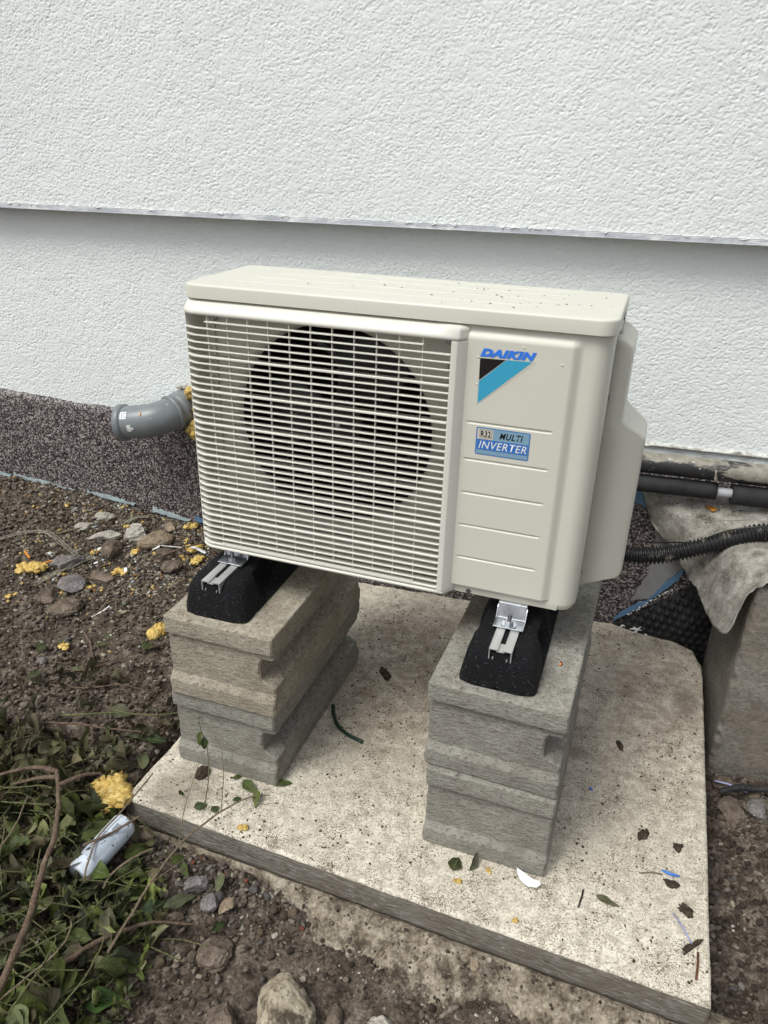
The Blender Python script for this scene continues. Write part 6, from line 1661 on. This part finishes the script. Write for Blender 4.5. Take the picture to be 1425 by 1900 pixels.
vs = [
 ('thin green stem arching in the bottom left corner', [(0.045, -0.605, 0.068), (0.062, -0.612, 0.080), (0.072, -0.640, 0.085), (0.074, -0.680, 0.080), (0.072, -0.73, 0.07)]),
 ('longer curling stem right of the arching one', [(0.108, -0.570, 0.06), (0.130, -0.578, 0.075), (0.140, -0.615, 0.075), (0.140, -0.665, 0.068), (0.125, -0.74, 0.06)]),
 ('pale knotted tendril between the two arching stems', [(0.058, -0.575, 0.075), (0.075, -0.590, 0.086), (0.082, -0.625, 0.085), (0.066, -0.67, 0.08), (0.050, -0.72, 0.078)]),
 ('green tendril low on the left edge', [(-0.10, -0.47, 0.065), (-0.06, -0.52, 0.075), (0.0, -0.60, 0.08), (0.02, -0.655, 0.08)]),
 ('yellow-green stem rising from the heap centre', [(0.095, -0.475, 0.05), (0.080, -0.515, 0.068), (0.075, -0.565, 0.075), (0.035, -0.64, 0.08), (0.01, -0.68, 0.08)]),
 ('dark stem lying left of the brown branch', [(-0.215, -0.375, 0.062), (-0.198, -0.40, 0.072), (-0.175, -0.45, 0.074), (-0.168, -0.50, 0.068)]),
 ('thin stem hooking over the leaves below the branch fork', [(-0.34, -0.365, 0.045), (-0.27, -0.375, 0.065), (-0.21, -0.352, 0.070), (-0.178, -0.345, 0.07)]),
 ('pale green stem near the left picture edge', [(-0.36, -0.44, 0.05), (-0.28, -0.41, 0.06), (-0.22, -0.40, 0.066), (-0.16, -0.375, 0.06)]),
 ('green stem sticking out under the ribbed leaf', [(0.11, -0.615, 0.03), (0.08, -0.64, 0.05), (0.05, -0.66, 0.062), (0.02, -0.70, 0.07)]),
]
for i, (lab, p_) in enumerate(vs):
    twig('vine_stem', lab, p_, 0.0011, 0.0017, MATS['green_stem'] if i not in (2, 5) else MATS['dry_stem'], cat='stem', n=6)
# loose stems in the heap: uncountable
mb = MB()
for i in range(560):
    x, y = random.uniform(-0.6, 0.13), random.uniform(-0.8, -0.15)
    if not inside(np.array([x]), np.array([y]), POLY)[0] or (abs(x + 0.028) < 0.04 and -0.46 < y < -0.31): continue
    hh = place_z(x, y) + float(heap_h(np.array([x]), np.array([y]))[0])
    L = random.uniform(0.04, 0.14); a = random.uniform(0, 2 * PI); b = a + random.uniform(-0.9, 0.9)
    p0 = np.array([x, y, hh - random.uniform(0, .02)]); p1 = p0 + np.array([math.cos(a), math.sin(a), 0]) * L / 2 + np.array([0, 0, random.uniform(0.0, 0.02)]); p2 = p1 + np.array([math.cos(b), math.sin(b), 0]) * L / 2 - np.array([0, 0, random.uniform(0, 0.02)])
    mb.tube(spline([p0, p1, p2], 8), random.uniform(0.0007, 0.0016), 5)
tag(mb.build('loose_stems', MATS['green_stem'], None, (-0.2, -0.4, 0.03)), 'tangle of thin stems in the leaf heap', None, kind='stuff')
mb = MB()
for i in range(260):
    x, y = random.uniform(-1.2, -0.12), random.uniform(-0.15, 0.66)
    if y > WY + 0.0721 * x - 0.03: continue
    L = random.uniform(0.012, 0.05); a = random.uniform(0, 2 * PI); z_ = place_z(x, y) + 0.004
    p0 = np.array([x, y, z_]); p1 = np.array([x + math.cos(a) * L, y + math.sin(a) * L, place_z(x + math.cos(a) * L, y + math.sin(a) * L) + 0.004])
    mb.tube(spline([p0, (p0 + p1) / 2 + np.array([random.uniform(-.1, .1) * L, random.uniform(-.1, .1) * L, 0.002]), p1], 6), random.uniform(0.0006, 0.0013), 5)
tag(mb.build('root_bits', MATS['dry_stem'], None, (-0.6, 0.3, 0.06)), 'fine roots and straw bits in the soil', None, kind='stuff')
# seedling in front of the left pillar
twig('seedling', 'thin weed seedling with two hanging leaves before the left pillar', [(0.100, -0.235, 0.002), (0.098, -0.205, 0.06), (0.084, -0.180, 0.105), (0.066, -0.168, 0.150), (0.058, -0.165, 0.182)], 0.0011, 0.0008, MATS['green_stem'], cat='weed', n=6,
     leaves=[((0.066, -0.170, 0.148), 0.036, -1.9, 1.15, G1), ((0.072, -0.172, 0.138), 0.032, -0.9, 1.25, G5), ((0.060, -0.166, 0.176), 0.010, 0.8, -0.8, G1)])

# ------------------------------------------------------------------ white spray can in the leaves
A0, A1 = Vector((-0.026, -0.325, 0.010)), Vector((-0.042, -0.452, -0.004))
axc = (A1 - A0).normalized()
can = empty('spray_can', 'dirty white spray can with barcode lying in the leaves', 'spray can', A0)
mb = MB(); Lc = (A1 - A0).length
tt_ = [0, 0.0015, 0.004, 0.008, Lc - 0.008, Lc - 0.004, Lc]; rc = [0.0215, 0.0235, 0.0255, 0.0262, 0.0262, 0.0250, 0.0225]
mb.tube([A0 + axc * t_ for t_ in tt_], rc, 48); mb.build('body', MATS['can'], can, A0)
mb = MB(); mb.tube([A0 - axc * 0.0015, A0 + axc * 0.001, A0 + axc * 0.003], [0.0225, 0.0245, 0.0240], 40); mb.build('rim', MATS['zinc'], can, A0)
cup = Vector((0, 0, 1)); cup = (cup - axc * cup.dot(axc)).normalized(); cside = axc.cross(cup)
if cside.x < 0: cside = -cside
def on_can(mb, a0, a1, d0, d1, r=0.02645, n=4):
    rings = []
    for k in range(n + 1):
        a = math.radians(a0 + (a1 - a0) * k / n)
        rings.append([tuple(A0 + axc * d + (cup * math.cos(a) + cside * math.sin(a)) * r) for d in (d0, d1)])
    mb.rings(rings, False, False, False)
mb = MB(); d = 0.022
for i in range(13):
    w = random.choice((0.0005, 0.0009, 0.0014)); on_can(mb, 8 + i * 2.3, 8 + i * 2.3 + w * 1500 / 1.2, 0.020, 0.037, n=1)
mb.build('barcode', MATS['ink'], can, A0)
mb = MB()
for i in range(19):
    dd = 0.044 + i * 0.0031
    a = -30
    while a < 52:
        w = random.uniform(3, 11)
        on_can(mb, a, min(52, a + w), dd, dd + 0.0009); a += w + random.uniform(0.8, 2.0)
tag(mb.build('fine_print', MATS['ink'], can, A0), kind='stuff')
# soil stuck on the can
